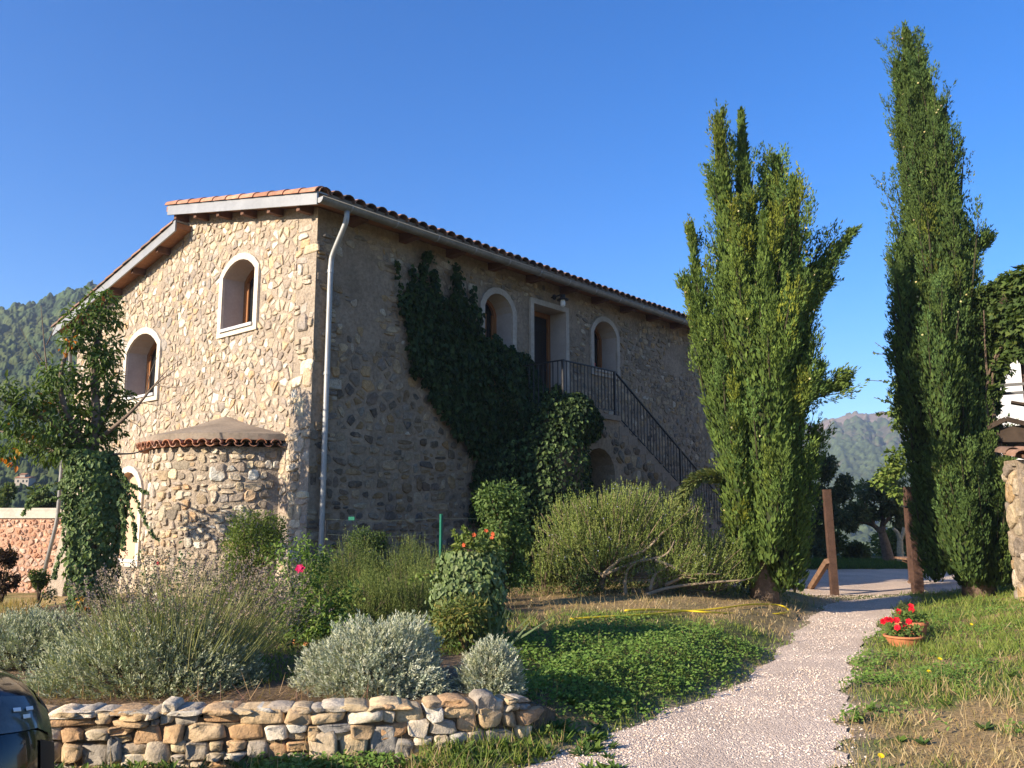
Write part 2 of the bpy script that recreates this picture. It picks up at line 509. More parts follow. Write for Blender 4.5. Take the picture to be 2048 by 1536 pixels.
def zf(x, y): return float(zg(A([x]), A([y]))[0])
def on(x, y, dz=0.0): return A([x, y, zf(x, y) + dz])


# ------------------------------------------------------------------ ground, gravel, hills
def axis(lo, hi, step, far, fine_far=1.22):
    c = list(np.arange(lo, hi, step)); s = step
    b = []; x = lo
    while x > -far:
        s = min(s * fine_far, 160); x -= s; b.append(x)
    s = step; x = hi; e = []
    while x < far:
        e.append(x); s = min(s * fine_far, 160); x += s
    return A(sorted(b) + c + e)
gx, gy = axis(-6.5, 10.5, .1, 1000), axis(4.6, 18.5, .1, 1000)
XX, YY = np.meshgrid(gx, gy)
ZZ = zg(XX, YY)
def ground_colour(x, y):
    n1, n2, n3 = fbm(x * .9, y * .9, 21), fbm(x * 4, y * 4, 22), fbm(x * .35 + 9, y * .35, 23)
    soil, dry, grn, dark = A([.15, .105, .065]), A([.3, .21, .105]), A([.1, .13, .04]), A([.07, .08, .03])
    k = sstep(.42, .6, .6 * n1 + .4 * n2)[..., None]
    c = dry * (1 - k) + grn * k
    xl = np.interp(y, PLc[:, 1], PLc[:, 0])
    # dry strip across the lawn, green band before it
    dz = (sstep(10.6, 11.6, y) * sstep(15.4, 13.4, y) * (x < xl) * (x > -.4))[..., None]
    c = c * (1 - .8 * dz) + dry * .8 * dz
    gz = (sstep(6.2, 7.0, y) * sstep(11.2, 10.2, y) * (x < xl))[..., None]
    c = c * (1 - .8 * gz) + dark * .8 * gz
    bed = ((x < .6) & (y > ywall(np.minimum(x, .44))) & (y < 14)).astype(float)[..., None] * sstep(1.0, -.3, x)[..., None]
    c = c * (1 - bed) + soil * bed
    ed = (sstep(.35, .0, np.abs(np.where(x > xl + .9, x - np.interp(y, PRc[:, 1], PRc[:, 0]), x - xl))) * (y < 17) * (y > 4.5))[..., None]
    c = c * (1 - .6 * ed) + A([.33, .26, .19]) * .6 * ed
    far = sstep(26, 40, np.hypot(x, y))[..., None]
    return c * (1 - far) + A([.06, .075, .03]) * far
ny, nx = XX.shape
idx = np.arange(ny * nx).reshape(ny, nx)
q = np.stack([idx[:-1, :-1], idx[:-1, 1:], idx[1:, 1:], idx[1:, :-1]], -1).reshape(-1, 4)
g = Geo().add(np.stack([XX, YY, ZZ], -1), np.concatenate([q[:, [0, 1, 2]], q[:, [0, 2, 3]]]), ground_colour(XX, YY).reshape(-1, 3))
g.obj('ground', 'ground', smooth=True, kind='structure')

g = Geo()
m_ = 14
S_ = [(PLc[i] * (1 - t) + PRc[i] * t) for i in range(61) for t in np.linspace(0, 1, m_)]
V = A([[p[0], p[1], .004 + .012 * vnoise(A([p[0] * 3]), A([p[1] * 3]), 4)[0] - .004] for p in S_])
T = []
for i in range(60):
    for k in range(m_ - 1):
        a = i * m_ + k
        T += [[a, a + 1, a + m_ + 1], [a, a + m_ + 1, a + m_]]
g.add(V, T)
g.obj('gravel_path', 'gravel', smooth=True, kind='structure')
g = Geo().poly([(x, y, -.006) for x, y in YARD])
g.obj('gravel_yard', 'gravel', kind='structure')
# loose stones lying on the gravel, denser near the camera
def pebbles():
    g = Geo()
    n = 13000
    yy = 4.6 + 12.6 * N.random(n * 3) ** 1.9
    xl = np.interp(yy, PLc[:, 1], PLc[:, 0]); xr = np.interp(yy, PRc[:, 1], PRc[:, 0])
    t = N.random(n * 3) * 1.16 - .08
    xx = xl + (xr - xl) * t
    keep = N.random(n * 3) < np.where((t < 0) | (t > 1), .35, 1) * np.clip((xr - xl) / 2.2, .2, 1)
    xx, yy = xx[keep][:n], yy[keep][:n]
    n = len(xx)
    O = A([[1, 0, 0], [-1, 0, 0], [0, 1, 0], [0, -1, 0], [0, 0, 1], [0, 0, -1.]])
    Fo = A([[0, 2, 4], [2, 1, 4], [1, 3, 4], [3, 0, 4], [2, 0, 5], [1, 2, 5], [3, 1, 5], [0, 3, 5]])
    r = N.uniform(.005, .012, n)[:, None, None] * N.uniform(.6, 1.25, (n, 6, 1))
    a = N.random(n) * 6.28
    V = O[None] * r
    X = V[..., 0] * np.cos(a)[:, None] - V[..., 1] * np.sin(a)[:, None]
    Y = V[..., 0] * np.sin(a)[:, None] + V[..., 1] * np.cos(a)[:, None]
    zz = np.maximum(zg(xx, yy), 0) + .006
    V = np.stack([X + xx[:, None], Y + yy[:, None], V[..., 2] * .7 + zz[:, None]], -1)
    c = pick([(.69, .56, .44), (.6, .48, .375), (.56, .44, .34), (.78, .66, .545), (.48, .38, .3)], n)
    g.add(V.reshape(-1, 3), (np.arange(n)[:, None, None] * 6 + Fo[None]).reshape(-1, 3), np.repeat(c, 6, 0))
    g.obj('loose_gravel', 'pebble', kind='stuff')
pebbles()

def worley(x, y, seed):
    xi, yi = np.floor(x).astype(int), np.floor(y).astype(int)
    best = np.full(x.shape, 9.0); cid = np.zeros(x.shape)
    def h(a, b, k):
        n = (a * 374761393 + b * 668265263 + (seed + k) * 974634777) & 0xffffffff
        n = ((n ^ (n >> 13)) * 1274126177) & 0xffffffff
        return ((n ^ (n >> 16)) & 0xffff) / 65535.0
    for dx in (-1, 0, 1):
        for dy in (-1, 0, 1):
            a, b = xi + dx, yi + dy
            d = np.hypot(a + h(a, b, 0) - x, b + h(a, b, 1) - y)
            m = d < best
            best = np.where(m, d, best); cid = np.where(m, h(a, b, 2), cid)
    return best, cid

def hillside(name, azs, rs, zfun, cell, bush, colfun, mname, kind, polar=False):
    AA, RR = np.meshgrid(azs, rs)
    X, Y = RR * np.sin(AA), RR * np.cos(AA)
    Zb = zfun(AA, RR)
    cx_, cy_ = (X / cell, Y / cell) if not polar else (AA / cell, np.log(RR) / (cell * 2.2))
    bush = bush if not polar else bush * RR
    d, cid = worley(cx_, cy_, 5)
    d2, c2 = worley(cx_ * 2.3, cy_ * 2.3, 9)
    dens = colfun(X, Y, AA, RR, cid, 'mask')
    Zt = Zb + dens * bush * ((1 - np.clip(d, 0, 1) ** 2) * (.5 + cid) + .55 * (1 - np.clip(d2, 0, 1) ** 2))
    c = colfun(X, Y, AA, RR, cid + .3 * c2, 'col', d)
    ny, nx = X.shape
    i = np.arange(ny * nx).reshape(ny, nx)
    q = np.stack([i[:-1, :-1], i[:-1, 1:], i[1:, 1:], i[1:, :-1]], -1).reshape(-1, 4)
    g = Geo().add(np.stack([X, Y, Zt], -1), np.concatenate([q[:, [0, 1, 2]], q[:, [0, 2, 3]]]), c.reshape(-1, 3))
    return g.obj(name, mname, kind=kind, smooth=False)

azpx = lambda u: np.arctan((np.asarray(u, float) - 1024) / math.hypot(F, HZ - 768))
elpx = lambda u, v: np.arctan(A([ray(a, b)[2] / math.hypot(*ray(a, b)[:2]) for a, b in zip(u, v)]))
# wooded hill on the left
hu = [-700, -300, 0, 60, 110, 150, 200, 300, 450, 700]
hv = [690, 640, 606, 591, 576, 563, 560, 545, 600, 760]
h_el = elpx(hu, hv); h_az = azpx(hu)
def hill_z(a, r):
    top = 400 * np.tan(np.interp(a, h_az, h_el))
    t = np.clip((r - 70) / 330, 0, 1.6)
    z = -8 + (top + 6) * np.where(t < 1, t ** 1.25, 1 - .25 * (t - 1))
    return z + 5 * (fbm(r * .02 + a * 9, a * 14, 31) - .5) * np.clip(t, 0, 1) * np.where(t > .93, .3, 1)
def hill_col(X, Y, a, r, cid, what, d=None):
    n = fbm(X * .018, Y * .018, 41)
    bare = sstep(.6, .68, n)
    if what == 'mask': return 1 - .85 * bare
    grn = A([.034, .05, .021]) * (.65 + .8 * cid)[..., None] + A([.018, .012, 0]) * sstep(.45, .65, fbm(X * .05, Y * .05, 44))[..., None]
    return grn * (1 - bare)[..., None] + A([.2, .15, .1]) * bare[..., None]
hillside('hill', np.linspace(azpx(-260), azpx(320), 330), np.concatenate([np.geomspace(70, 400, 290), np.linspace(402, 520, 20)]), hill_z, .0085, .0075, hill_col, 'far_forest', 'structure', polar=True)
# mountain at the right, beyond the valley
mu = [1250, 1450, 1560, 1610, 1640, 1665, 1690, 1720, 1760, 1810, 1900, 2050, 2300]
mv = [960, 930, 890, 866, 852, 842, 834, 829, 827, 826, 834, 800, 780]
m_el = elpx(mu, mv); m_az = azpx(mu)
def mtn_z(a, r):
    top = 1000 * np.tan(np.interp(a, m_az, m_el))
    t = np.clip((r - 190) / 810, 0, 1.4)
    z = -27 + (top + 28) * np.where(t < 1, np.clip(t - .12, 0, 1) ** 1.35 / .88 ** 1.35, 1 - .3 * (t - 1))
    gul = np.abs(fbm(a * 38 + r * .0022, r * .0025, 33) - .5)
    return z + 26 * (gul - .14) * np.clip(t * 1.6 - .25, 0, 1) * np.where(t > .95, .25, 1)
def mtn_col(X, Y, a, r, cid, what, d=None):
    n = fbm(X * .008, Y * .008, 51, 5); t = (r - 190) / 810
    bare = .75 * sstep(.47, .59, n + .08 * sstep(.45, .75, t) - .1 * sstep(.5, .2, t)) * (cid < .8)
    cliff = sstep(.93, .95, t) * sstep(1.01, .99, t) * sstep(.42, .5, fbm(a * 60, r * .004, 61))
    if what == 'mask': return (1 - .75 * bare) * (1 - .9 * cliff)
    grn = A([.05, .065, .03]) * (.7 + .7 * cid)[..., None]
    c = grn * (1 - bare)[..., None] + (A([.125, .1, .075]) * (.7 + .5 * cid)[..., None]) * bare[..., None]
    return c * (1 - cliff)[..., None] + A([.2, .155, .12]) * cliff[..., None]
hillside('mountain', np.linspace(azpx(1400), azpx(2150), 260), np.concatenate([np.linspace(190, 1000, 270), np.linspace(1004, 1200, 16)]), mtn_z, 6.0, 4.0, mtn_col, 'far_forest', 'structure')
m2_el = elpx([1400, 1560, 1600, 1640, 1700, 1800], [800, 822, 834, 856, 900, 930]); m2_az = azpx([1400, 1560, 1600, 1640, 1700, 1800])
def mtn2_z(a, r): 
    t = np.clip((r - 850) / 330, 0, 1)
    return -30 + (1180 * np.tan(np.interp(a, m2_az, m2_el)) + 30) * t ** .8 + 10 * (fbm(a * 50, r * .004, 71) - .5)
hillside('far_mountain', np.linspace(azpx(1420), azpx(1800), 140), np.linspace(850, 1180, 90), mtn2_z, 12, 4, mtn_col, 'far_forest', 'structure')

# ------------------------------------------------------------------ rubble stones
def clip(poly, nx_, ny_, c):
    out = []
    n = len(poly)
    for i in range(n):
        a, b = poly[i], poly[(i + 1) % n]
        da, db = a[0] * nx_ + a[1] * ny_ - c, b[0] * nx_ + b[1] * ny_ - c
        if da <= 0: out.append(a)
        if (da < 0 < db) or (db < 0 < da):
            t = da / (da - db); out.append((a[0] + (b[0] - a[0]) * t, a[1] + (b[1] - a[1]) * t))
    return out

def rubble(a0, a1, b0, b1, da, db, ok, cover=(.72, .93), drop=.1, clips=(), jit=.33, corner=.25, minsize=.045):
    """irregular stone outlines on an (a, b) sheet: list of (centre, outline, size)"""
    nb, na = max(1, int((b1 - b0) / db)), max(1, int((a1 - a0) / da))
    P = {}
    for j in range(-1, nb + 1):
        off = R.random()
        for i in range(-1, na + 1):
            if R.random() < drop: continue
            P.setdefault((i, j), []).append((a0 + (i + .5 + (off - .5) * .8 + R.uniform(-jit, jit)) * (a1 - a0) / na, b0 + (j + .5 + R.uniform(-jit, jit) * .8) * (b1 - b0) / nb))
            if R.random() < .1: P[(i, j)].append((P[(i, j)][0][0] + R.uniform(-.4, .4) * da, P[(i, j)][0][1] + R.uniform(-.5, .5) * db))
    res = []
    for (i, j), L_ in P.items():
        for (x, y) in L_:
            poly = [(x - 1.3 * da, y - 1.3 * db), (x + 1.3 * da, y - 1.3 * db), (x + 1.3 * da, y + 1.3 * db), (x - 1.3 * da, y + 1.3 * db)]
            for ii in range(i - 3, i + 4):
                for jj in range(j - 2, j + 3):
                    for (p, r_) in P.get((ii, jj), ()):
                        if p == x and r_ == y: continue
                        dx, dy = p - x, r_ - y
                        poly = clip(poly, dx, dy, (dx * (x + p) + dy * (y + r_)) / 2)
                        if len(poly) < 3: break
            for (nx_, ny_, c) in ((-1, 0, -a0), (1, 0, a1), (0, -1, -b0), (0, 1, b1)) + tuple(clips):
                poly = clip(poly, nx_, ny_, c)
            if len(poly) < 3: continue
            cx, cy = sum(p[0] for p in poly) / len(poly), sum(p[1] for p in poly) / len(poly)
            f = R.uniform(*cover)
            poly = [(cx + (p[0] - cx) * f, cy + (p[1] - cy) * f) for p in poly]
            sz = math.sqrt(abs(sum(poly[k][0] * poly[(k + 1) % len(poly)][1] - poly[(k + 1) % len(poly)][0] * poly[k][1] for k in range(len(poly)))) / 2)
            if sz < minsize: continue
            if not all(ok(*p) for p in poly) or not ok(cx, cy): continue
            q_ = []
            n = len(poly)
            for k in range(n):
                a, b = poly[k], poly[(k + 1) % n]
                c = corner * R.uniform(.6, 1.3)
                q_ += [(a[0] + (b[0] - a[0]) * c, a[1] + (b[1] - a[1]) * c), (b[0] - (b[0] - a[0]) * c, b[1] - (b[1] - a[1]) * c)]
            k = 0
            while len(q_) > 11 or k < len(q_) and len(q_) > 5:      # merge very short edges
                e = [math.dist(q_[m], q_[(m + 1) % len(q_)]) for m in range(len(q_))]
                m = min(range(len(e)), key=e.__getitem__)
                if len(q_) <= 11 and e[m] > .2 * sz: break
                p2 = q_[(m + 1) % len(q_)]; q_[m] = ((q_[m][0] + p2[0]) / 2, (q_[m][1] + p2[1]) / 2)
                del q_[(m + 1) % len(q_)]
            res.append(((cx, cy), q_, sz))
    return res

def coursed(a0, a1, b0, b1, hr, wr, ok, cover=(.8, .95), jit=.2, wave=.03, clips=(), minsize=.03, ch=.14):
    """rough courses: rows of uneven height cut into blocks of uneven length"""
    res = []; z = b0
    ph = R.random() * 9
    while z < b1:
        h = R.uniform(*hr); a = a0 - R.uniform(0, wr[0])
        while a < a1:
            w_ = R.uniform(*wr) * R.choice((.7, 1, 1, 1.25)); cells = [(a, z, w_, h)]
            r_ = R.random()
            if r_ < .2: cells = [(a, z, w_, h * .45), (a, z + h * .47, w_, h * .53)]
            elif r_ < .3 and w_ > wr[0] * 1.4: cells = [(a, z, w_ * .5, h), (a + w_ * .5, z, w_ * .5, h * .55), (a + w_ * .5, z + h * .56, w_ * .5, h * .44)]
            elif r_ < .36: cells = [(a, z, w_, h * 1.5)]
            for (x, y, ww, hh) in cells:
                if x + ww > a1 + .03 or x < a0 - .03: continue
                y += wave * math.sin(x * 1.7 + ph) + wave * .6 * math.sin(x * 4.1 + 2 * ph)
                f = R.uniform(*cover); cx, cy = x + ww / 2, y + hh / 2
                jx, jy = jit * ww * .5, jit * hh * .6
                c4 = [(cx + sx * ww / 2 * f + R.uniform(-jx, jx), cy + sy * hh / 2 * f + R.uniform(-jy, jy)) for sx, sy in ((-1, -1), (1, -1), (1, 1), (-1, 1))]
                poly = []
                for k in range(4):
                    p, q_, n_ = c4[k - 1], c4[k], c4[(k + 1) % 4]
                    c1, c2 = R.uniform(.4, 1.8) * ch, R.uniform(.4, 1.8) * ch
                    poly += [(q_[0] + (p[0] - q_[0]) * c1, q_[1] + (p[1] - q_[1]) * c1), (q_[0] + (n_[0] - q_[0]) * c2, q_[1] + (n_[1] - q_[1]) * c2)]
                for (nx_, ny_, c) in clips: poly = clip(poly, nx_, ny_, c)
                if len(poly) < 4: continue
                sz = math.sqrt(ww * hh) * f
                if sz < minsize or not ok(cx, cy) or not all(ok(*p) for p in poly): continue
                res.append(((cx, cy), poly, sz))
            a += w_
        z += h
    return res

def stone_mesh(g, c, poly, sz, fmap, relief, col, back=.012, rough=.25, inner=.68, rings=4):
    n = len(poly); V = []; T = []
    ta, tb = R.uniform(-.45, .45) * relief / sz, R.uniform(-.35, .35) * relief / sz
    for (sc, dp) in (((1.03, -back), (1.0, relief * .45), (.9, relief * .85), (inner * .8, relief)) if rings == 4 else ((1.03, -back), (.97, relief * .75), (inner * .8, relief))):
        for (a, b) in poly:
            x, y = c[0] + (a - c[0]) * sc, c[1] + (b - c[1]) * sc
            d = dp
            if dp > 0:
                d = dp * (1 + R.uniform(-rough, rough)) + (x - c[0]) * ta + (y - c[1]) * tb
            V.append(fmap(x, y, d))
    V.append(fmap(c[0] + R.uniform(-.2, .2) * sz, c[1] + R.uniform(-.2, .2) * sz, relief * (1 + 1.5 * R.uniform(-rough, rough))))
    for r_ in range(rings - 1):
        for k in range(n):
            a, b = r_ * n + k, r_ * n + (k + 1) % n
            T += [[a, b, b + n], [a, b + n, a + n]]
    o = (rings - 1) * n
    T += [[o + k, o + (k + 1) % n, rings * n] for k in range(n)]
    g.add(V, T, col)

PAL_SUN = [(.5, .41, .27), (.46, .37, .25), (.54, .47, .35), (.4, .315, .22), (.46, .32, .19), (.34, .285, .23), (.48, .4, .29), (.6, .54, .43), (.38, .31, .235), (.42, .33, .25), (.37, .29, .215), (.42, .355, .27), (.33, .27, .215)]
PAL_GREY = [(.27, .215, .15), (.32, .25, .165), (.22, .18, .135), (.34, .235, .125), (.26, .2, .13), (.185, .155, .125), (.4, .33, .24), (.36, .28, .18)]  # darker stones for the long wall, its shade put into the colour
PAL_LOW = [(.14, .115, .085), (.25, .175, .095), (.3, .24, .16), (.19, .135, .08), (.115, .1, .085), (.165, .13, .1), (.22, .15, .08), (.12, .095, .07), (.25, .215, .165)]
PAL_DRY = [(.44, .32, .185), (.38, .275, .165), (.34, .28, .21), (.47, .39, .28), (.42, .275, .15), (.29, .25, .2), (.5, .44, .35), (.4, .25, .135), (.37, .31, .23), (.46, .35, .21)]
def pc(pal, amt=.16):
    c = A(R.choice(pal)); return np.clip(c * R.uniform(1 - amt, 1 + amt) * (1 + A([1, .1, -1]) * R.uniform(-.06, .06)), .01, .9)

# ------------------------------------------------------------------ the stone house
HOUSE = thing('stone_house', 'two-storey rubble stone farmhouse with terracotta tiled roof and rounded bay', 'house', (C0[0], C0[1], .25))
GZ = -.5                                          # wall foot, buried
LS, GW = 14.7, 8.8
ROOF = lambda g: 6.23 + .204 * (g + .38)           # underside of the right slope
ROOFL = lambda g: 6.88 - .227 * (g - 3.64)        # underside of the lower left slope
RIDGE = 4.16

def arch(x0, x1, z0, zs, rise, n=9):
    """opening outline: sill z0, springing zs, segmental arch of the given rise"""
    pts = [(x0, z0), (x1, z0)]
    wd = (x1 - x0) / 2; cx = (x0 + x1) / 2
    if rise <= .001: return pts + [(x1, zs), (x0, zs)]
    r_ = (wd * wd + rise * rise) / (2 * rise); cz = zs + rise - r_
    a = math.asin(min(1, wd / r_))
    for k in range(n):
        t = a - 2 * a * k / (n - 1)
        pts.append((cx + r_ * math.sin(t), cz + r_ * math.cos(t)))
    return pts

def grow(pts, d):
    """outline moved outward by d (anticlockwise outline)"""
    out = []; n = len(pts)
    for i in range(n):
        p, a, b = pts[i], pts[i - 1], pts[(i + 1) % n]
        e1, e2 = A([p[0] - a[0], p[1] - a[1]]), A([b[0] - p[0], b[1] - p[1]])
        n1, n2 = A([e1[1], -e1[0]]) / (np.linalg.norm(e1) + 1e-9), A([e2[1], -e2[0]]) / (np.linalg.norm(e2) + 1e-9)
        m = n1 + n2; m = m / max(1e-6, m @ m) * 2
        out.append((p[0] + m[0] * d, p[1] + m[1] * d))
    return out

# openings: (x0, x1, sill, springing, rise)
OPG = dict(upper=(1.67, 2.68, 4.74, 5.7, .24), left=(4.98, 6.26, 3.86, 4.82, .3), low=(5.32, 6.35, .72, 2.0, .4))
OPL = dict(w1=(3.82, 4.62, 4.78, 5.5, .3), door=(5.28, 6.34, 3.55, 5.82, .0), w2=(7.36, 8.26, 4.72, 5.58, .3))
OG = {k: arch(*v) for k, v in OPG.items()}
OL = {k: arch(*v) for k, v in OPL.items()}

def arch_walls():
    g1 = Geo()
    outline = [(0, GZ), (GW, GZ), (GW, ROOFL(GW) + .06), (RIDGE, ROOFL(RIDGE) + .06), (RIDGE, ROOF(RIDGE) + .06), (0, ROOF(0) + .06)]
    g1.poly([gp(a, b) for a, b in outline], [[gp(a, b) for a, b in h] for h in OG.values()])
    for h in OG.values():
        pass
    # left return and back
    g1.quad(gp(GW, GZ), gp(GW, GZ) + L * LS, gp(GW, ROOFL(GW)) + L * LS, gp(GW, ROOFL(GW)))
    w = g1.obj('gable_wall', 'mortar', HOUSE)
    g2 = Geo()
    g2.poly([lp(a, b) for a, b in [(0, GZ), (LS, GZ), (LS, 6.36), (0, 6.36)]], [[lp(a, b) for a, b in h] for h in OL.values()])
    g2.poly([lp(LS, GZ), lp(LS, 6.36), lp(LS, 7.15, -RIDGE), lp(LS, ROOFL(GW), -GW), lp(LS, GZ, -GW)])
    w2 = g2.obj('long_wall', 'mortar_shaded', HOUSE)
    return w, w2
GABLE, LONG = arch_walls()

def opening(name, o2, fmap, depth, mt_surround, sw, frame=True, pane=True, sill=True, niche=False, mullion=False):
    """plaster surround, deep reveal, wooden frame and glass; fmap(a, z, out)"""
    x0, x1 = o2[0][0], o2[1][0]
    win = Geo()
    out = grow(o2, sw)
    # surround: a raised flat band
    n = len(o2)
    for i in range(n):
        j = (i + 1) % n
        win.quad(fmap(*out[i], .045), fmap(*out[j], .045), fmap(*o2[j], .045), fmap(*o2[i], .045))
        win.quad(fmap(*out[i], -.01), fmap(*out[j], -.01), fmap(*out[j], .045), fmap(*out[i], .045))
        win.quad(fmap(*o2[i], .045), fmap(*o2[j], .045), fmap(*o2[j], -.004), fmap(*o2[i], -.004))
    s = win.obj(name, mt_surround, HOUSE)
    rv = Geo()
    inn = [((p[0] - (x0 + x1) / 2) * .93 + (x0 + x1) / 2, p[1]) for p in o2]
    for i in range(n):
        j = (i + 1) % n
        rv.quad(fmap(*o2[i], -.003), fmap(*o2[j], -.003), fmap(*inn[j], -depth), fmap(*inn[i], -depth))
    if niche or not pane:
        rv.poly([fmap(*p, -depth) for p in inn])
    rv.obj('reveal', 'reveal' if not niche else 'peach_plaster', s)
    if frame:
        fr = Geo(); n2 = len(inn)
        fi = grow(inn, -.07)
        for i in range(n2):
            j = (i + 1) % n2
            fr.quad(fmap(*inn[i], -depth + .06), fmap(*inn[j], -depth + .06), fmap(*fi[j], -depth + .06), fmap(*fi[i], -depth + .06))
            fr.quad(fmap(*fi[i], -depth + .06), fmap(*fi[j], -depth + .06), fmap(*fi[j], -depth - .01), fmap(*fi[i], -depth - .01))
        fr.obj('frame', 'wood_brown', s)
        sa = Geo()
        xm = (fi[0][0] + fi[1][0]) / 2; zt = max(p[1] for p in fi); zb = fi[0][1]; zs_ = fi[2][1]
        bars = [((xm - .045, zb), (xm + .045, zb), (xm + .045, zt), (xm - .045, zt))]
        for ls, rs in ((fi[0][0], xm - .045), (xm + .045, fi[1][0])):
            bars += [((ls, zb), (ls + .05, zb), (ls + .05, zs_), (ls, zs_)), ((rs - .05, zb), (rs, zb), (rs, zs_), (rs - .05, zs_)), ((ls + .05, zb), (rs - .05, zb), (rs - .05, zb + .06), (ls + .05, zb + .06))]
        for b_ in bars:
            sa.prism([fmap(*p, -depth + .012) for p in b_], fmap(0, 0, .03) - fmap(0, 0, 0))
        sa.obj('casement', 'wood_brown', s)
        gl = Geo(); gl.poly([fmap(*p, -depth + .004) for p in fi]); gl.obj('pane', 'glass', s)
    if sill:
        si = Geo()
        si.prism([fmap(x0 - .01, o2[0][1] - .03, .08), fmap(x1 + .01, o2[0][1] - .03, .08), fmap(x1 + .01, o2[0][1] + .02, .08), fmap(x0 - .01, o2[0][1] + .02, .08)], fmap(0, 0, -.12) - fmap(0, 0, 0))
        si.obj('sill', 'terracotta' if mt_surround == 'plaster' else 'plaster_grey', s)
    return s
fg, fl = (lambda a, z, d: gp(a, z, d)), (lambda a, z, d: lp(a, z, d))
opening('window', OG['upper'], fg, .42, 'plaster', .115)
opening('window', OG['left'], fg, .42, 'plaster', .125)
opening('niche', OG['low'], fg, .11, 'plaster', .12, frame=False, pane=False, niche=True)
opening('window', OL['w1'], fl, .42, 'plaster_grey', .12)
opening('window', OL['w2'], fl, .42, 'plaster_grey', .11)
def door():
    o2 = OL['door']; n = 4; s = Geo(); out = grow(o2, .11)
    for i in range(1, 4):
        j = (i + 1) % n
        s.quad(fl(*out[i], .045), fl(*out[j], .045), fl(*o2[j], .045), fl(*o2[i], .045))
        s.quad(fl(*out[i], -.01), fl(*out[j], -.01), fl(*out[j], .045), fl(*out[i], .045))
    d = s.obj('door', 'plaster_grey', HOUSE)
    rv = Geo()
    for i in range(4):
        j = (i + 1) % n
        rv.quad(fl(*o2[i], .045), fl(*o2[j], .045), fl(*o2[j], -.45), fl(*o2[i], -.45))
    rv.obj('reveal', 'reveal', d)
    x0, x1, z0, z1 = 5.28, 6.34, 3.55, 5.82
    fr = Geo()
    for a, b, c, e in ((x0, x0 + .09, z0, z1), (x1 - .09, x1, z0, z1), (x0 + .09, x1 - .09, z1 - .1, z1)):
        fr.prism([fl(a, c, -.38), fl(b, c, -.38), fl(b, e, -.38), fl(a, e, -.38)], fl(0, 0, -.08) - fl(0, 0, 0))
    fr.obj('frame', 'wood_brown', d)
    lf = Geo()
    for k in range(5):
        a = x0 + .09 + k * .176
        lf.prism([fl(a + .004, z0, -.42), fl(a + .172, z0, -.42), fl(a + .172, z1 - .1, -.42), fl(a + .004, z1 - .1, -.42)], fl(0, 0, -.04) - fl(0, 0, 0))
    for zz in (z0 + .3, z0 + 1.2, z1 - .4):
        lf.prism([fl(x0 + .1, zz, -.405), fl(x1 - .1, zz, -.405), fl(x1 - .1, zz + .12, -.405), fl(x0 + .1, zz + .12, -.405)], fl(0, 0, -.02) - fl(0, 0, 0))
    lf.obj('door_leaf', 'door_shade', d)  # leaf coloured as the dark interior behind an open door
    Geo().ball(fl(x1 - .2, z0 + 1.05, -.37), (.03, .03, .03)).obj('handle', 'iron', d, smooth=True)
door()

# apse: a shallow round bay against the gable
AC, AH, AB = 2.38, 1.62, 1.12                       # centre g, half width, bulge
AR = (AH * AH + AB * AB) / (2 * AB); AD = AB - AR     # circle radius, centre distance (negative: inside the wall)
AM = math.asin(AH / AR)
AZT = 2.62
def ap(t, z, d=0.0):                                # t: angle from the front, positive to the right
    r_ = AR + d
    return gp(AC - r_ * math.sin(t), z, AD + r_ * math.cos(t))
def apse():
    g = Geo(); n = 26
    ts = np.linspace(-AM, AM, n + 1)
    for i in range(n):
        g.quad(ap(ts[i + 1], GZ), ap(ts[i], GZ), ap(ts[i], AZT), ap(ts[i + 1], AZT))
    w = g.obj('apse', 'mortar', HOUSE)
    rf = Geo()
    top = gp(AC, 3.24, .0)
    er = lambda t, d, z: ap(t, z, d)
    tt = np.linspace(-AM - .03, AM + .03, 33)
    for i in range(32):
        a0, b0 = er(tt[i], .15, AZT + .2), er(tt[i + 1], .15, AZT + .2)
        m0, m1 = a0 * .45 + top * .55 - Z * .03, b0 * .45 + top * .55 - Z * .03
        rf.quad(b0, a0, m0, m1); rf.add([m1, m0, top], [[0, 1, 2]])
        rf.quad(er(tt[i + 1], .15, AZT + .1), er(tt[i], .15, AZT + .1), a0, b0)
        rf.quad(er(tt[i + 1], -.02, AZT + .08), er(tt[i], -.02, AZT + .08), er(tt[i], .15, AZT + .1), er(tt[i + 1], .15, AZT + .1))
    rf.obj('apse_roof', 'concrete', w, smooth=False)
    return w
APSE = apse()

def half_tile(g, p, d, up, ln, r0, r1, th=.014, n=7, col=(.45, .2, .11), flip=False):
    """canal tile: half-round shell from p along d"""
    d = nrm(A(d, float)); up = nrm(A(up, float) - d * np.dot(A(up, float), d)); sd = np.cross(d, up)
    if flip: up = -up
    V = []
    for (q_, r_) in ((0, r0), (ln, r1)):
        for th_ in (0, th):
            for k in range(n):
                a = math.pi * k / (n - 1)
                V.append(p + d * q_ + (r_ - th_) * (math.cos(a) * sd + math.sin(a) * up * .85))
    T = []
    for k in range(n - 1):
        o, i_, O2, I2 = k, n + k, 2 * n + k, 3 * n + k
        T += [[o, o + 1, O2 + 1], [o, O2 + 1, O2], [i_, I2 + 1, i_ + 1], [i_, I2, I2 + 1], [o, i_, i_ + 1], [o, i_ + 1, o + 1], [O2, O2 + 1, I2 + 1], [O2, I2 + 1, I2]]
    g.add(V, T, col)
PAL_TILE = [(.38, .165, .09), (.34, .165, .1), (.42, .205, .125), (.28, .14, .09), (.4, .22, .145)]
PAL_OLD_SHADED = [(.2, .115, .075), (.16, .1, .07), (.25, .14, .09), (.13, .09, .07)]  # old tile browns; on the eave their darkness stands in for shade

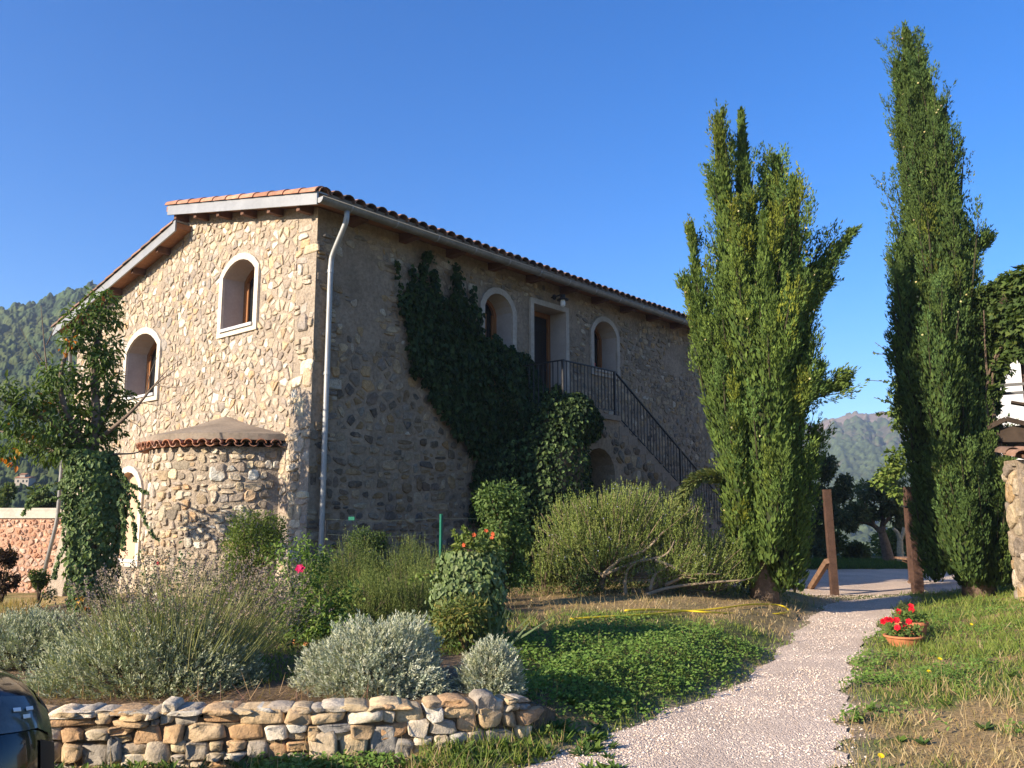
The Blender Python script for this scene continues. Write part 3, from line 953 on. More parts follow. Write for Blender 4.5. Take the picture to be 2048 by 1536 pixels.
def apse_tiles():
    n = 21
    for k in range(n):
        t = -AM + 2 * AM * (k + .5) / n
        out = ap(t, 0, 1) - ap(t, 0, 0)
        g = Geo(); half_tile(g, ap(t, AZT + .045, .2), -out + Z * .12, Z, .3, .082, .07, col=pc(PAL_TILE))
        g.obj('eave_tile', 'terracotta', APSE)
    for k in range(n + 1):
        t = -AM + 2 * AM * k / n
        out = ap(t, 0, 1) - ap(t, 0, 0)
        g = Geo(); half_tile(g, ap(t, AZT + .055, .17), -out + Z * .12, Z, .25, .075, .065, col=pc(PAL_TILE), flip=True)
        g.obj('eave_tile', 'terracotta', APSE)
apse_tiles()

def stones_of_house():
    def inside(o2, m): 
        q_ = grow(o2, m)
        return lambda a, b: bool(inpoly(A([a]), A([b]), q_)[0])
    hg = [inside(OG['upper'], .07), inside(OG['left'], .07), inside(OG['low'], .07)]
    hl = [inside(OL['w1'], .1), inside(OL['door'], .1), inside(OL['w2'], .1)]
    apx = lambda a, b: abs(a - AC) < AH - .08 and b < 2.6 + .5 * (1 - abs(a - AC) / AH)
    okg = lambda a, b: not any(f(a, b) for f in hg) and not apx(a, b)
    plaster = lambda a, b: fbm(A([a * 1.1]), A([b * 1.1]), 77)[0] > .62 and b > 4.4
    okl = lambda a, b: not any(f(a, b) for f in hl) and not plaster(a, b)
    out = []
    cg = ((-.208, 1, ROOF(0) - .12),)
    for c, p, s in coursed(0, .55, -.1, 6.3, (.12, .24), (.16, .4), okg, (.82, .96), jit=.3, ch=.16, minsize=.05, clips=cg):
        out.append((s / np.linalg.norm(gp(*c)), c, p, s, fg, R.uniform(.012, .045), pc(PAL_SUN), 'g'))
    for c, p, s in rubble(.5, 4.3, -.1, 7.2, .165, .115, okg, (.5, .98), .22, cg, jit=.5, corner=.04, minsize=.03):
        out.append((s / np.linalg.norm(gp(*c)), c, p, s, fg, R.uniform(.006, .026), pc(PAL_SUN), 'g'))
    cl = ((.2286, 1, ROOFL(0) - .05),)
    for c, p, s in rubble(4.3, GW, -.5, 6.8, .17, .12, okg, (.5, .98), .22, cl, jit=.5, corner=.04, minsize=.03):
        out.append((s / np.linalg.norm(gp(*c)), c, p, s, fg, R.uniform(.006, .026), pc(PAL_SUN), 'g'))
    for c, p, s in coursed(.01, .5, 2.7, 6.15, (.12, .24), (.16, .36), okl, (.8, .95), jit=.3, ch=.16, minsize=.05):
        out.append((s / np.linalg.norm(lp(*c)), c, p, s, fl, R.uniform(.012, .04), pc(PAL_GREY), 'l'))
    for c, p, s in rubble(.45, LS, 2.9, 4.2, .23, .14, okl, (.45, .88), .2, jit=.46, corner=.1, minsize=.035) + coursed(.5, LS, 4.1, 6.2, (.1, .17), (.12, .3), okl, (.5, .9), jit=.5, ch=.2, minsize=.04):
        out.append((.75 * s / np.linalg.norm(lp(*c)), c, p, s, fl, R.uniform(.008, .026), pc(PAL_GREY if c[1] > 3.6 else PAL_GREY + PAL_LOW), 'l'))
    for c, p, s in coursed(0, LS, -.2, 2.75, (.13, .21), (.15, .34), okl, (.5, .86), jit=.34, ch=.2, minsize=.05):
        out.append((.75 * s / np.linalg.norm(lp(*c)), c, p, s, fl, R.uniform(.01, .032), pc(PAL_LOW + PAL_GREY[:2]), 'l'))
    fa = lambda a, b, d: ap(a / AR, b, d)
    for c, p, s in coursed(-AM * AR + .01, AM * AR - .01, -.2, 2.58, (.1, .175), (.13, .27), lambda a, b: b < 2.6, (.62, .9), jit=.38, ch=.2, minsize=.04):
        out.append((1.15 * s / np.linalg.norm(ap(c[0] / AR, c[1])), c, p, s, fa, R.uniform(.012, .036), pc(PAL_SUN[:8] + PAL_GREY[:3]), 'a'))
    # gable quoins: larger blocks up the corner
    out.sort(key=lambda q_: -q_[0])
    rest = {'g': Geo(), 'l': Geo(), 'a': Geo()}
    par = {'g': GABLE, 'l': LONG, 'a': APSE}
    for k, (_, c, p, s, fm, rel, col, wh) in enumerate(out):
        if k < 300:
            g = Geo(); stone_mesh(g, c, p, s, fm, rel, col, inner=.95); g.obj('stone', 'stone_shaded' if wh == 'l' else 'stone', par[wh])
        else:
            stone_mesh(rest[wh], c, p, s, fm, rel, col, inner=.95, rings=3 if wh == 'l' else 4)
    for wh in rest:
        rest[wh].obj('smaller_stones', 'stone_shaded' if wh == 'l' else 'stone', par[wh], kind='stuff')
stones_of_house()

# roof
def roof():
    vo = .3
    dk = Geo()
    def slab(g0, g1, f, s0, s1, lo, hi):
        p = [gp(g0, f(g0) + lo, -s0), gp(g1, f(g1) + lo, -s0), gp(g1, f(g1) + hi, -s0), gp(g0, f(g0) + hi, -s0)]
        dk.prism(p, L * (s1 - s0))
    slab(-.4, 4.42, ROOF, -vo, LS + .4, .07, .17)
    slab(4.0, 9.42, ROOFL, -vo, LS + .4, .07, .17)
    rf = dk.obj('roof', 'soffit_wood', HOUSE)
    # closed strip of wall between the two slopes
    # zinc verge boards
    vb = Geo()
    for (g0, g1, f) in ((-.42, 4.32, ROOF), (3.98, 9.42, ROOFL)):
        vb.prism([gp(g0, f(g0) - .005, vo), gp(g1, f(g1) - .005, vo), gp(g1, f(g1) + .185, vo), gp(g0, f(g0) + .185, vo)], -L * -.03 * -1)
        vb.prism([gp(g0, f(g0) + .185, vo + .03), gp(g1, f(g1) + .185, vo + .03), gp(g1, f(g1) + .205, vo + .03), gp(g0, f(g0) + .205, vo + .03)], L * .25)
    vb.obj('verge_board', 'zinc', rf)
    # purlin ends under the verges
    for g0, f in [(.12, ROOF), (.95, ROOF), (1.75, ROOF), (2.55, ROOF), (3.35, ROOF), (4.1, ROOF), (4.75, ROOFL), (5.75, ROOFL), (6.75, ROOFL), (7.75, ROOFL), (8.6, ROOFL)]:
        b = Geo(); b.box(gp(g0, f(g0) - .06, vo - .04), G * .09, Z * .13 + 0 * G, L * (vo + .1)); b.obj('purlin', 'rafter_wood', rf)
    # rafter tails along the eave
    for k in range(13):
        s = .55 + k * 1.13
        b = Geo()
        b.prism([lp(s, ROOF(0) - .1, -.05), lp(s, ROOF(-.38) - .0, .38), lp(s, ROOF(-.38) + .07, .38), lp(s, ROOF(0) + .07, -.05)], L * .15)
        b.obj('rafter', 'rafter_wood', rf)
    # fascia under the eave tiles
    # verge tiles climbing the gable edge
    def verge(g0, g1, f, n, pal):
        d = nrm(gp(g1, f(g1)) - gp(g0, f(g0)))
        step = np.linalg.norm(gp(g1, f(g1)) - gp(g0, f(g0))) / n
        for k in range(n):
            g = Geo()
            p = gp(g0, f(g0) + .185, vo - .06) + d * step * k
            half_tile(g, p, d, Z, step * 1.1, .135, .115, th=.022, n=11, col=pc(pal))
            g.obj('verge_tile', 'terracotta', rf)
    verge(-.42, 4.36, ROOF, 11, PAL_TILE)
    verge(9.44, 4.1, ROOFL, 14, PAL_OLD_SHADED)
    # eave tiles, two visible courses each a piece of its own
    up_d = nrm(lp(0, ROOF(1) - ROOF(0), -1) - lp(0, 0, 0))
    n = 67
    for k in range(n):
        s = -.2 + k * (LS + .35) / n
        g = Geo(); half_tile(g, lp(s, ROOF(-.46) + .2, .46) + N.uniform(-.008, .008) * Z, up_d, Z, .5, .118, .1, col=pc(PAL_OLD_SHADED))  # eave row takes the dark palette, shade put into the tile colour
        g.obj('tile', 'terracotta', rf)
    # remaining courses of both slopes
    g = Geo()
    for k in range(n):
        s = -.2 + k * (LS + .35) / n
        for j in range(1, 12):
            half_tile(g, lp(s, ROOF(-.46 + j * .41) + .19 + .012, .46 - j * .41), up_d, Z, .46, .112, .095, n=5, col=pc(PAL_OLD_SHADED + PAL_TILE[:1]))
    dn = nrm(gp(3, ROOFL(3)) - gp(4, ROOFL(4)))
    for k in range(n):
        for j in range(0, 12):
            g0 = 9.42 - j * .41
            half_tile(g, gp(g0, ROOFL(g0) + .19, .2 - k * (LS + .35) / n), dn, Z, .46, .112, .095, n=5, col=pc(PAL_OLD_SHADED))
    g.obj('roof_tiles', 'terracotta', rf, kind='stuff')
    # bedding between tiles and deck
    b = Geo()
    b.box(lp(-.28, ROOF(-.38) + .15, .4), L * (LS + .6), G * .08 + 0 * Z, Z * .07)
    b.obj('bedding', 'concrete', rf)
roof()

def rainwater():
    gt = Geo()
    c = lambda s: lp(s, 6.315, .47)
    n = 9; r_ = .085; V = []; T = []
    for i, s in enumerate(np.linspace(-.31, LS + .4, 30)):
        for rr in (r_, r_ - .006):
            for k in range(n):
                a = math.pi + math.pi * k / (n - 1)
                V.append(c(s) + -G * rr * math.cos(a) + Z * rr * math.sin(a))
    for i in range(29):
        for sh in (0, n):
            for k in range(n - 1):
                a = i * 2 * n + sh + k
                T += [[a, a + 1, a + 1 + 2 * n], [a, a + 1 + 2 * n, a + 2 * n]]
    gt.add(V, T)
    for sgn in (1, -1):
        gt.tube([c(-.31) - G * r_ * sgn * -1, c(LS + .4) - G * r_ * sgn * -1], .009, 6)
    gu = gt.obj('gutter', 'zinc_dark', HOUSE, smooth=True)
    cap = Geo()
    cap.prism([c(-.31) + -G * r_ * math.cos(a) + Z * r_ * math.sin(a) for a in np.linspace(math.pi, 2 * math.pi, 11)], -L * .006)
    cap.obj('end_cap', 'zinc', gu)
    for k in range(16):
        b = Geo(); s = .25 + k * .93
        pts = [c(s) + -G * (r_ + .004) * math.cos(a) + Z * (r_ + .004) * math.sin(a) for a in np.linspace(math.pi, 2 * math.pi, 9)]
        for i in range(8): b.bar(pts[i], pts[i + 1], .03, .006, up=(pts[i] + pts[i + 1]) / 2 - c(s))
        b.obj('bracket', 'zinc', gu)
    dp_ = Geo()
    pts = bez([lp(.2, 6.24, .47), lp(.2, 6.1, .46), lp(.2, 5.98, .4), lp(.2, 5.62, .15), lp(.2, 5.48, .11), lp(.2, 5.3, .1)], 14) + [lp(.2, z, .1) for z in (4.3, 3.2, 2.2, 1.2, .1)]
    dp_.tube(pts, .044, 12)
    d = dp_.obj('downpipe', 'zinc', HOUSE, smooth=True)
    for z in (5.32, 3.7, 2.1, .9):
        b = Geo(); b.tube([lp(.2, z, .1), lp(.2, z + .05, .1)], .051, 12); b.bar(lp(.2, z + .025, .05), lp(.2, z + .025, 0), .03, .03); b.obj('bracket', 'zinc', d)
    p2 = Geo()
    p2.tube([gp(8.86, 5.45, .35), gp(8.9, 5.2, .12), gp(8.9, 4.9, .1), gp(8.9, 1.6, .1), gp(8.9, 1.35, .12), gp(8.92, -.4, .4)], .042, 10)
    p2.obj('downpipe', 'zinc_dark', HOUSE, smooth=True)
    # sloping foot of the wall at the far corner
    bt = Geo(); 
    bt.prism([gp(8.0, -.6, 0), gp(8.0, -.6, .32), gp(8.0, 1.3, .02), gp(8.0, 1.3, 0)], G * .82)
    bt.obj('buttress', 'mortar', HOUSE)
rainwater()

# ------------------------------------------------------------------ outside staircase and its railing
SO = 1.25                                           # how far the landing stands out
def staircase():
    g = Geo()
    # landing slab and the masonry under it, with an arch in front
    oh = arch(5.25, 6.3, GZ, 2.35, .5)
    face = [(4.7, GZ), (12.9, GZ), (12.9, .1), (6.45, 3.42), (4.7, 3.42)]
    hole = oh[1:] + [oh[0]]
    g.poly([lp(a, b, SO) for a, b in [(4.7, GZ), (5.25, GZ)] + [oh[0]] + oh[2:][::-1] + [oh[1]] + [(12.9, GZ), (12.9, .1), (6.45, 3.42), (4.7, 3.42)]])
    n = len(oh)
    for i in range(1, n):
        j = (i + 1) % n
        g.quad(lp(*oh[i], SO), lp(*oh[j], SO), lp(*oh[j], .1), lp(*oh[i], .1))
    g.quad(lp(4.7, GZ, 0), lp(4.7, GZ, SO), lp(4.7, 3.42, SO), lp(4.7, 3.42, 0))
    st = g.obj('staircase', 'mortar_shaded', HOUSE)
    sl_ = Geo().box(lp(4.62, 3.42, 0), L * 1.84, -G * (SO + .06), Z * .1)
    sl_.obj('landing', 'concrete', st)
    k = 0; s, z = 6.46, 3.5
    while z > .35:
        b = Geo().box(lp(s, z - .36, .0), L * .34, -G * (SO + .01), Z * .18)
        b.obj('step', 'concrete', st); s += .32; z -= .172; k += 1
    gg = Geo()
    ok = lambda a, b: not inpoly(A([a]), A([b]), grow(oh, .08))[0] and b < 3.35 - max(0, (a - 6.45)) * .515 - .05
    for c, p, sz in rubble(4.7, 12.6, -.1, 3.35, .24, .15, ok, (.6, .92), .12, minsize=.05):
        stone_mesh(gg, c, p, sz, lambda a, b, d: lp(a, b, SO + d), R.uniform(.012, .035), pc(PAL_LOW + PAL_GREY))
    gg.obj('staircase_stones', 'stone_shaded', st, kind='stuff')
staircase()

def railing():
    t = thing('stair_railing', 'black iron railing with thin upright bars along the outside stair and landing', 'railing', lp(6.4, 3.5, SO))
    o = SO - .03
    ztop = lambda s: 4.42 - .565 * max(0, s - 6.38)
    zbot = lambda s: 3.56 - .54 * max(0, s - 6.38)
    hr = Geo()
    hr.bar(lp(4.68, 4.42, .05), lp(4.68, 4.42, o), .045, .02); hr.bar(lp(4.66, 4.42, o), lp(6.38, 4.42, o), .045, .02); hr.bar(lp(6.38, 4.42, o), lp(12.3, ztop(12.3), o), .045, .02)
    hr.obj('handrail', 'iron', t)
    br = Geo()
    br.bar(lp(4.68, 3.62, .05), lp(4.68, 3.62, o), .03, .015); br.bar(lp(4.66, 3.62, o), lp(6.38, 3.62, o), .03, .015); br.bar(lp(6.38, 3.58, o), lp(12.3, zbot(12.3), o), .03, .015)
    br.obj('bottom_rail', 'iron', t)
    for s, of in ((4.68, o), (6.38, o), (8.9, o), (12.3, o)):
        Geo().bar(lp(s, zbot(s) - .3, of), lp(s, ztop(s), of), .042, .042, up=L).obj('post', 'iron', t)
    for k in range(1, 10):
        f = .05 + (o - .05) * k / 10
        Geo().bar(lp(4.68, 3.63, f), lp(4.68, 4.41, f), .014, .014, up=L).obj('baluster', 'iron', t)
    for k in range(1, 15):
        s = 4.68 + 1.7 * k / 15
        Geo().bar(lp(s, 3.63, o), lp(s, 4.41, o), .014, .014, up=L).obj('baluster', 'iron', t)
    n = 50
    for k in range(1, n):
        s = 6.38 + 5.92 * k / n
        if abs(s - 8.9) < .05: continue
        Geo().bar(lp(s, zbot(s), o), lp(s, ztop(s), o), .014, .014, up=L).obj('baluster', 'iron', t)
railing()

def wall_lamp():
    p = lp(5.98, 6.02, 0)
    t = thing('wall_lamp', 'small black lantern with glass bowl on the wall above the landing door', 'lamp', p)
    b = Geo().ball(lp(5.9, 6.06, .08), (.05, .05, .06), 8, 6); b.bar(lp(5.9, 6.06, 0), lp(5.95, 6.1, .22), .025, .025); b.obj('arm', 'iron', t)
    c = lp(5.98, 5.9, .24)
    Geo().lathe(c, [(.0, .2), (.05, .2), (.055, .13), (.12, .1), (.125, .085), (.04, .085)], 14).obj('lamp_shade', 'iron', t)
    Geo().lathe(c, [(.045, .085), (.055, .02), (.05, -.04), (.0, -.07)], 12).obj('bulb_glass', 'lamp_reflector', t, smooth=True)
wall_lamp()

tub = Geo().lathe(lp(7.5, 4.74, -.14), [(0, 0), (.07, 0), (.09, .15), (.095, .16), (.08, .16), (0, .13)], 12).obj('flower_tub', 'petal', None)
tag(tub, 'small red tub standing on the sill of the window right of the landing', 'flower pot')
tub.data.attributes['Col'].data.foreach_set('color', np.tile([.45, .02, .04, 1], len(tub.data.vertices)).astype(np.float32))

# ------------------------------------------------------------------ dry stone retaining wall, left garden wall
def curve_map(C_):
    d = np.linalg.norm(np.diff(C_, axis=0), axis=1); S = np.concatenate([[0], np.cumsum(d)])
    tn = nrm(np.gradient(C_, axis=0))
    def f(a, b, dpt):
        x, y = np.interp(a, S, C_[:, 0]), np.interp(a, S, C_[:, 1])
        tx, ty = np.interp(a, S, tn[:, 0]), np.interp(a, S, tn[:, 1])
        return A([x + ty * dpt, y - tx * dpt, b])
    return f, S[-1]
def retaining_wall():
    t = thing('retaining_wall', 'low dry-stone retaining wall of tan and grey boulders holding up the lavender bed', 'wall', (-1.5, 5.65, 0))
    f, ln = curve_map(WALLC)
    st = coursed(.35, ln - .25, -.14, .31, (.085, .14), (.1, .24), lambda a, b: b < .42, (.93, 1.02), jit=.3, wave=.012, ch=.14, minsize=.03)
    for k in range(34):                             # loose flat stones laid on the top
        a = R.uniform(.4, ln - .9); w_, h_ = R.uniform(.05, .13), R.uniform(.012, .024)
        st.append(((a, .335 + h_ * .7), [(a - w_, .335), (a - w_ * .8, .335 + h_ * 1.5), (a - w_ * .2, .335 + h_ * 2), (a + w_ * .6, .335 + h_ * 1.7), (a + w_, .335 + h_ * .6), (a + w_ * .8, .33), (a, .325)], w_))
    # order by what shows largest
    for c, p, s in st:
        g = Geo(); stone_mesh(g, c, p, s, lambda a, b, d: f(a, b, d - .03), R.uniform(.03, .08), pc(PAL_DRY), back=R.uniform(.08, .16), rough=.35, inner=.9)
        g.obj('stone', 'stone_big', t, smooth=True)
    g = Geo()
    for i in range(60):
        a, b = WALLC[i], WALLC[i + 1]
        tz = .31 if i < 48 else .31 - .012 * (i - 48)
        off = A([0, .015])
        g.quad((*(a + off), -.2), (*(b + off), -.2), (*(b + off), tz), (*(a + off), tz))
        g.quad((*(a + off), tz), (*(b + off), tz), (*(b + off * 4), tz), (*(a + off * 4), tz))
    g.obj('earth_core', 'ground', t).data.attributes['Col'].data.foreach_set('color', np.tile([.13, .1, .065, 1], sum(len(v) for v in g.V)).astype(np.float32))
retaining_wall()

def garden_wall():
    a, b = gp(GW, 0, -.2)[:2], A([-24., 19.5])
    t = thing('garden_wall', 'long pinkish stone garden wall with a cream coping left of the farmhouse', 'wall', (a[0], a[1], -.3))
    d = nrm(b - a); n_ = A([d[1], -d[0]]) if d[0] * 0 - 1 * A([d[1], -d[0]])[1] > 0 else A([-d[1], d[0]])
    ln = np.linalg.norm(b - a)
    f = lambda x, z, o: A([*(a + d * x + n_ * o), z])
    Geo().box(f(0, -.8, 0), f(ln, -.8, 0) - f(0, -.8, 0), f(0, 0, -.4) - f(0, 0, 0), Z * 2.32).obj('wall', 'mortar_pink', t)
    Geo().box(f(0, 1.5, .045), f(ln, 1.5, .045) - f(0, 1.5, .045), f(0, 0, -.5) - f(0, 0, 0), Z * .17).obj('coping', 'plaster', t)
    Geo().box(f(0, 1.67, .05), f(ln, 1.67, .05) - f(0, 1.67, .05), f(0, 0, -.5) - f(0, 0, 0), Z * .05).obj('coping_cap', 'plaster', t)
    out = []
    PAL = [(.55, .33, .22), (.52, .28, .17), (.58, .39, .28), (.48, .3, .21), (.6, .44, .33), (.46, .25, .16)]
    for c, p, s in rubble(0, 6.0, -.5, 1.48, .14, .1, lambda x, y: True, (.5, .9), .15, jit=.48, corner=.13, minsize=.03):
        out.append((s, c, p))
    out.sort(key=lambda q_: -q_[0] * (1.6 if q_[1][0] < 2.5 else 1) )
    rest = Geo()
    for k, (s, c, p) in enumerate(out):
        if k < 140:
            g = Geo(); stone_mesh(g, c, p, s, f, R.uniform(.01, .03), pc(PAL)); g.obj('stone', 'stone', t)
        else: stone_mesh(rest, c, p, s, f, R.uniform(.01, .03), pc(PAL))
    rest.obj('smaller_stones', 'stone', t, kind='stuff')
garden_wall()

# ------------------------------------------------------------------ gate posts, hose, fence, bench, pots
def gate():
    b = gnd(1670, 1190); tp_ = dep(1653, 979, b[1] - .02)
    t = thing('gate_post', 'rust-brown gate post with a diagonal prop beside the cypress', 'post', b, 'gate posts')
    g = Geo().bar(b - Z * .2, tp_, .14, .12, up=(0, 1, 0)); g.obj('post', 'rust', t)
    q_ = dep(1655, 1122, b[1] - .02); r_ = gnd(1618, 1176) * A([1, 1, 0]) + A([0, 0, .0])
    Geo().bar(q_, r_ - Z * .05, .1, .1, up=(0, 1, 0)).obj('prop', 'weathered_wood', t)
    b = gnd(1836, 1186); tp_ = dep(1819, 974, b[1])
    t2 = thing('gate_post', 'thick rust-brown gate post on the right with a strap and folded gate', 'post', b, 'gate posts')
    Geo().bar(b - Z * .2, tp_, .19, .17, up=(0, 1, 0)).obj('post', 'rust', t2)
    z = dep(1821, 1014, b[1])[2]
    s = Geo(); c = b + (tp_ - b) * ((z - b[2]) / (tp_[2] - b[2]))
    s.box(c + A([-.145, -.13, 0]), (.29, 0, 0), (0, .26, 0), (0, 0, .03)); s.bar(c + A([.14, 0, .01]), c + A([.4, .05, .01]), .02, .02); s.obj('strap', 'iron', t2)
    gt = thing('slatted_gate', 'dark slatted gate leaf folded back behind the right gate post', 'gate', b + A([.35, .3, 0]))
    for k in range(8):
        p = b + A([.2 + .07 * k, .18 + .22 * k, .08])
        Geo().box(p, (.02, 0, 0), (.0, .15, 0), (0, 0, 1.9)).obj('slat', 'rust', gt)
    for zz in (.35, 1.6):
        Geo().bar(b + A([.2, .2, zz]), b + A([.75, 1.95, zz]), .03, .06).obj('rail', 'rust', gt)
gate()

def hose():
    px = [(1140, 1238), (1200, 1234), (1262, 1231), (1330, 1226), (1372, 1222), (1425, 1225), (1520, 1229), (1566, 1226), (1577, 1221), (1568, 1213), (1545, 1209), (1500, 1209), (1452, 1215), (1385, 1221), (1300, 1219), (1250, 1221)]
    pts = []
    for u, v in px:
        p = gnd(u, v, .2)
        for _ in range(4): p = gnd(u, v, zf(p[0], p[1]) + .05)
        pts.append(p)
    g = Geo().tube(bez(pts, 90), .0125, 7)
    tag(g.obj('garden_hose', 'hose_yellow', None, smooth=True), 'yellow garden hose lying in loops on the lawn', 'hose')
hose()

def wire_fence():
    b = lp(1.95, .2, 1.9)
    p0 = dep(882, 1028, 12.2); 
    t = thing('wire_fence', 'thin wire fence on a green metal stake before the shaded stone wall', 'fence', (p0[0], p0[1], .3))
    st = Geo()
    st.bar((p0[0], p0[1], 0), p0, .045, .012); st.bar((p0[0], p0[1] + .02, 0), (p0[0], p0[1] + .02, p0[2]), .012, .045)
    st.obj('stake', 'green_paint', t)
    q_ = dep(652, 1040, 12.45)
    Geo().bar((q_[0], q_[1], 0), q_, .035, .012).obj('stake', 'iron', t)
    w_ = Geo()
    for z in (1.52, 1.3, 1.08, .86): w_.tube(bez([(q_[0], q_[1], z), ((q_[0] + p0[0]) / 2, (q_[1] + p0[1]) / 2, z - .03), (p0[0], p0[1], z + .01), (p0[0] + .8, p0[1] + .1, z)], 8), .0016, 3)
    w_.obj('wire_mesh', 'wire', t)
    c = dep(703, 1037, 12.35)
    Geo().box(c - A([.04, .02, .025]), (.085, 0, 0), (0, .04, 0), (0, 0, .05)).obj('wire_tensioner', 'green_paint', t)
wire_fence()

def picnic():
    b = gnd(1812, 1166); Y = b[1]
    t = thing('picnic_table', 'wooden picnic bench with slanted legs half hidden by the right gate post', 'bench', b)
    zt = dep(1806, 1114, Y)[2]
    for k in range(4): Geo().box((b[0] - .12, Y - .35 + k * .17, zt - .05), (1.7, 0, 0), (0, .15, 0), (0, 0, .045)).obj('plank', 'weathered_wood', t)
    for x in (.12, 1.3):
        Geo().bar((b[0] - .05 + x - .1, Y, zt - .06), (b[0] + .42 + x, Y, zt * .5), .08, .07, up=(0, 1, 0)).obj('leg', 'weathered_wood', t)
        Geo().bar((b[0] + .4 + x, Y, zt * .62), (b[0] + x - .05, Y, 0), .08, .07, up=(0, 1, 0)).obj('leg', 'weathered_wood', t)
picnic()

def petals(g, c, nrm_, r, col, n=6):
    nrm_ = nrm(A(nrm_, float)); a0 = R.random() * 6
    x = nrm(np.cross(nrm_, A([.3, .5, .8]))); y = np.cross(nrm_, x)
    D = A([(math.cos(a0 + 6.283 * k / n) * x + math.sin(a0 + 6.283 * k / n) * y) + .35 * nrm_ for k in range(n)])
    leaves(g, np.repeat(A([c], float), n, 0), D, np.repeat(nrm_[None], n, 0), r, r * 1.1, LEAF4, vary(col, n, .2, .05))

def flower_pots():
    def pos(u, v, z0=.1):
        p = gnd(u, v, z0)
        for _ in range(5): p = gnd(u, v, zf(p[0], p[1]))
        return p
    p1 = pos(1808, 1291); p2 = p1 + A([.3, .42, .02])
    for p, r_, h, lab, nf in ((p1, .225, .125, 'low terracotta bowl of red petunias beside the gravel path', 9), (p2, .2, .22, 'taller terracotta pot with a red petunia behind the low bowl', 3)):
        t = thing('flower_pot', lab, 'flower pot', p, 'terracotta flower pots by the path')
        Geo().lathe(p, [(0, 0), (r_ * .72, 0), (r_ * .93, h * .8), (r_ * 1.0, h * .8), (r_ * 1.03, h * .86), (r_ * 1.03, h * .97), (r_ * .98, h), (r_ * .9, h), (r_ * .88, h * .8)], 26).obj('pot', 'pot_clay', t, smooth=False)
        Geo().lathe(p, [(r_ * .9, h * .88), (0, h * .92)], 16, col=(.06, .045, .03)).obj('soil', 'ground', t)
        g = Geo(); n = 260
        a, q_ = N.random(n) * 6.28, r_ * np.sqrt(N.random(n))
        P = p + np.stack([q_ * np.cos(a), q_ * np.sin(a), h + .1 * N.random(n)], -1)
        leaves(g, P, rdir(n) + A([0, 0, .3]), rdir(n) + A([0, 0, 1]), .05, .028, LEAF4, vary((.1, .15, .035), n))
        g.obj('foliage', 'leaf', t)
        for k in range(nf):
            a, q_ = R.random() * 6.28, r_ * math.sqrt(R.random())
            c = p + A([q_ * math.cos(a) - (.06 if nf > 3 else 0), q_ * math.sin(a), h + .09 + .1 * R.random()])
            f = Geo(); petals(f, c, (R.uniform(-.9, .3), -1, R.uniform(.1, .9)), .042, (.62, .012, .03)); petals(f, c + A([.01, -.01, .005]), (R.uniform(-.9, .3), -1, .6), .03, (.55, .01, .02), 5)
            f.obj('flower', 'petal', t)
flower_pots()

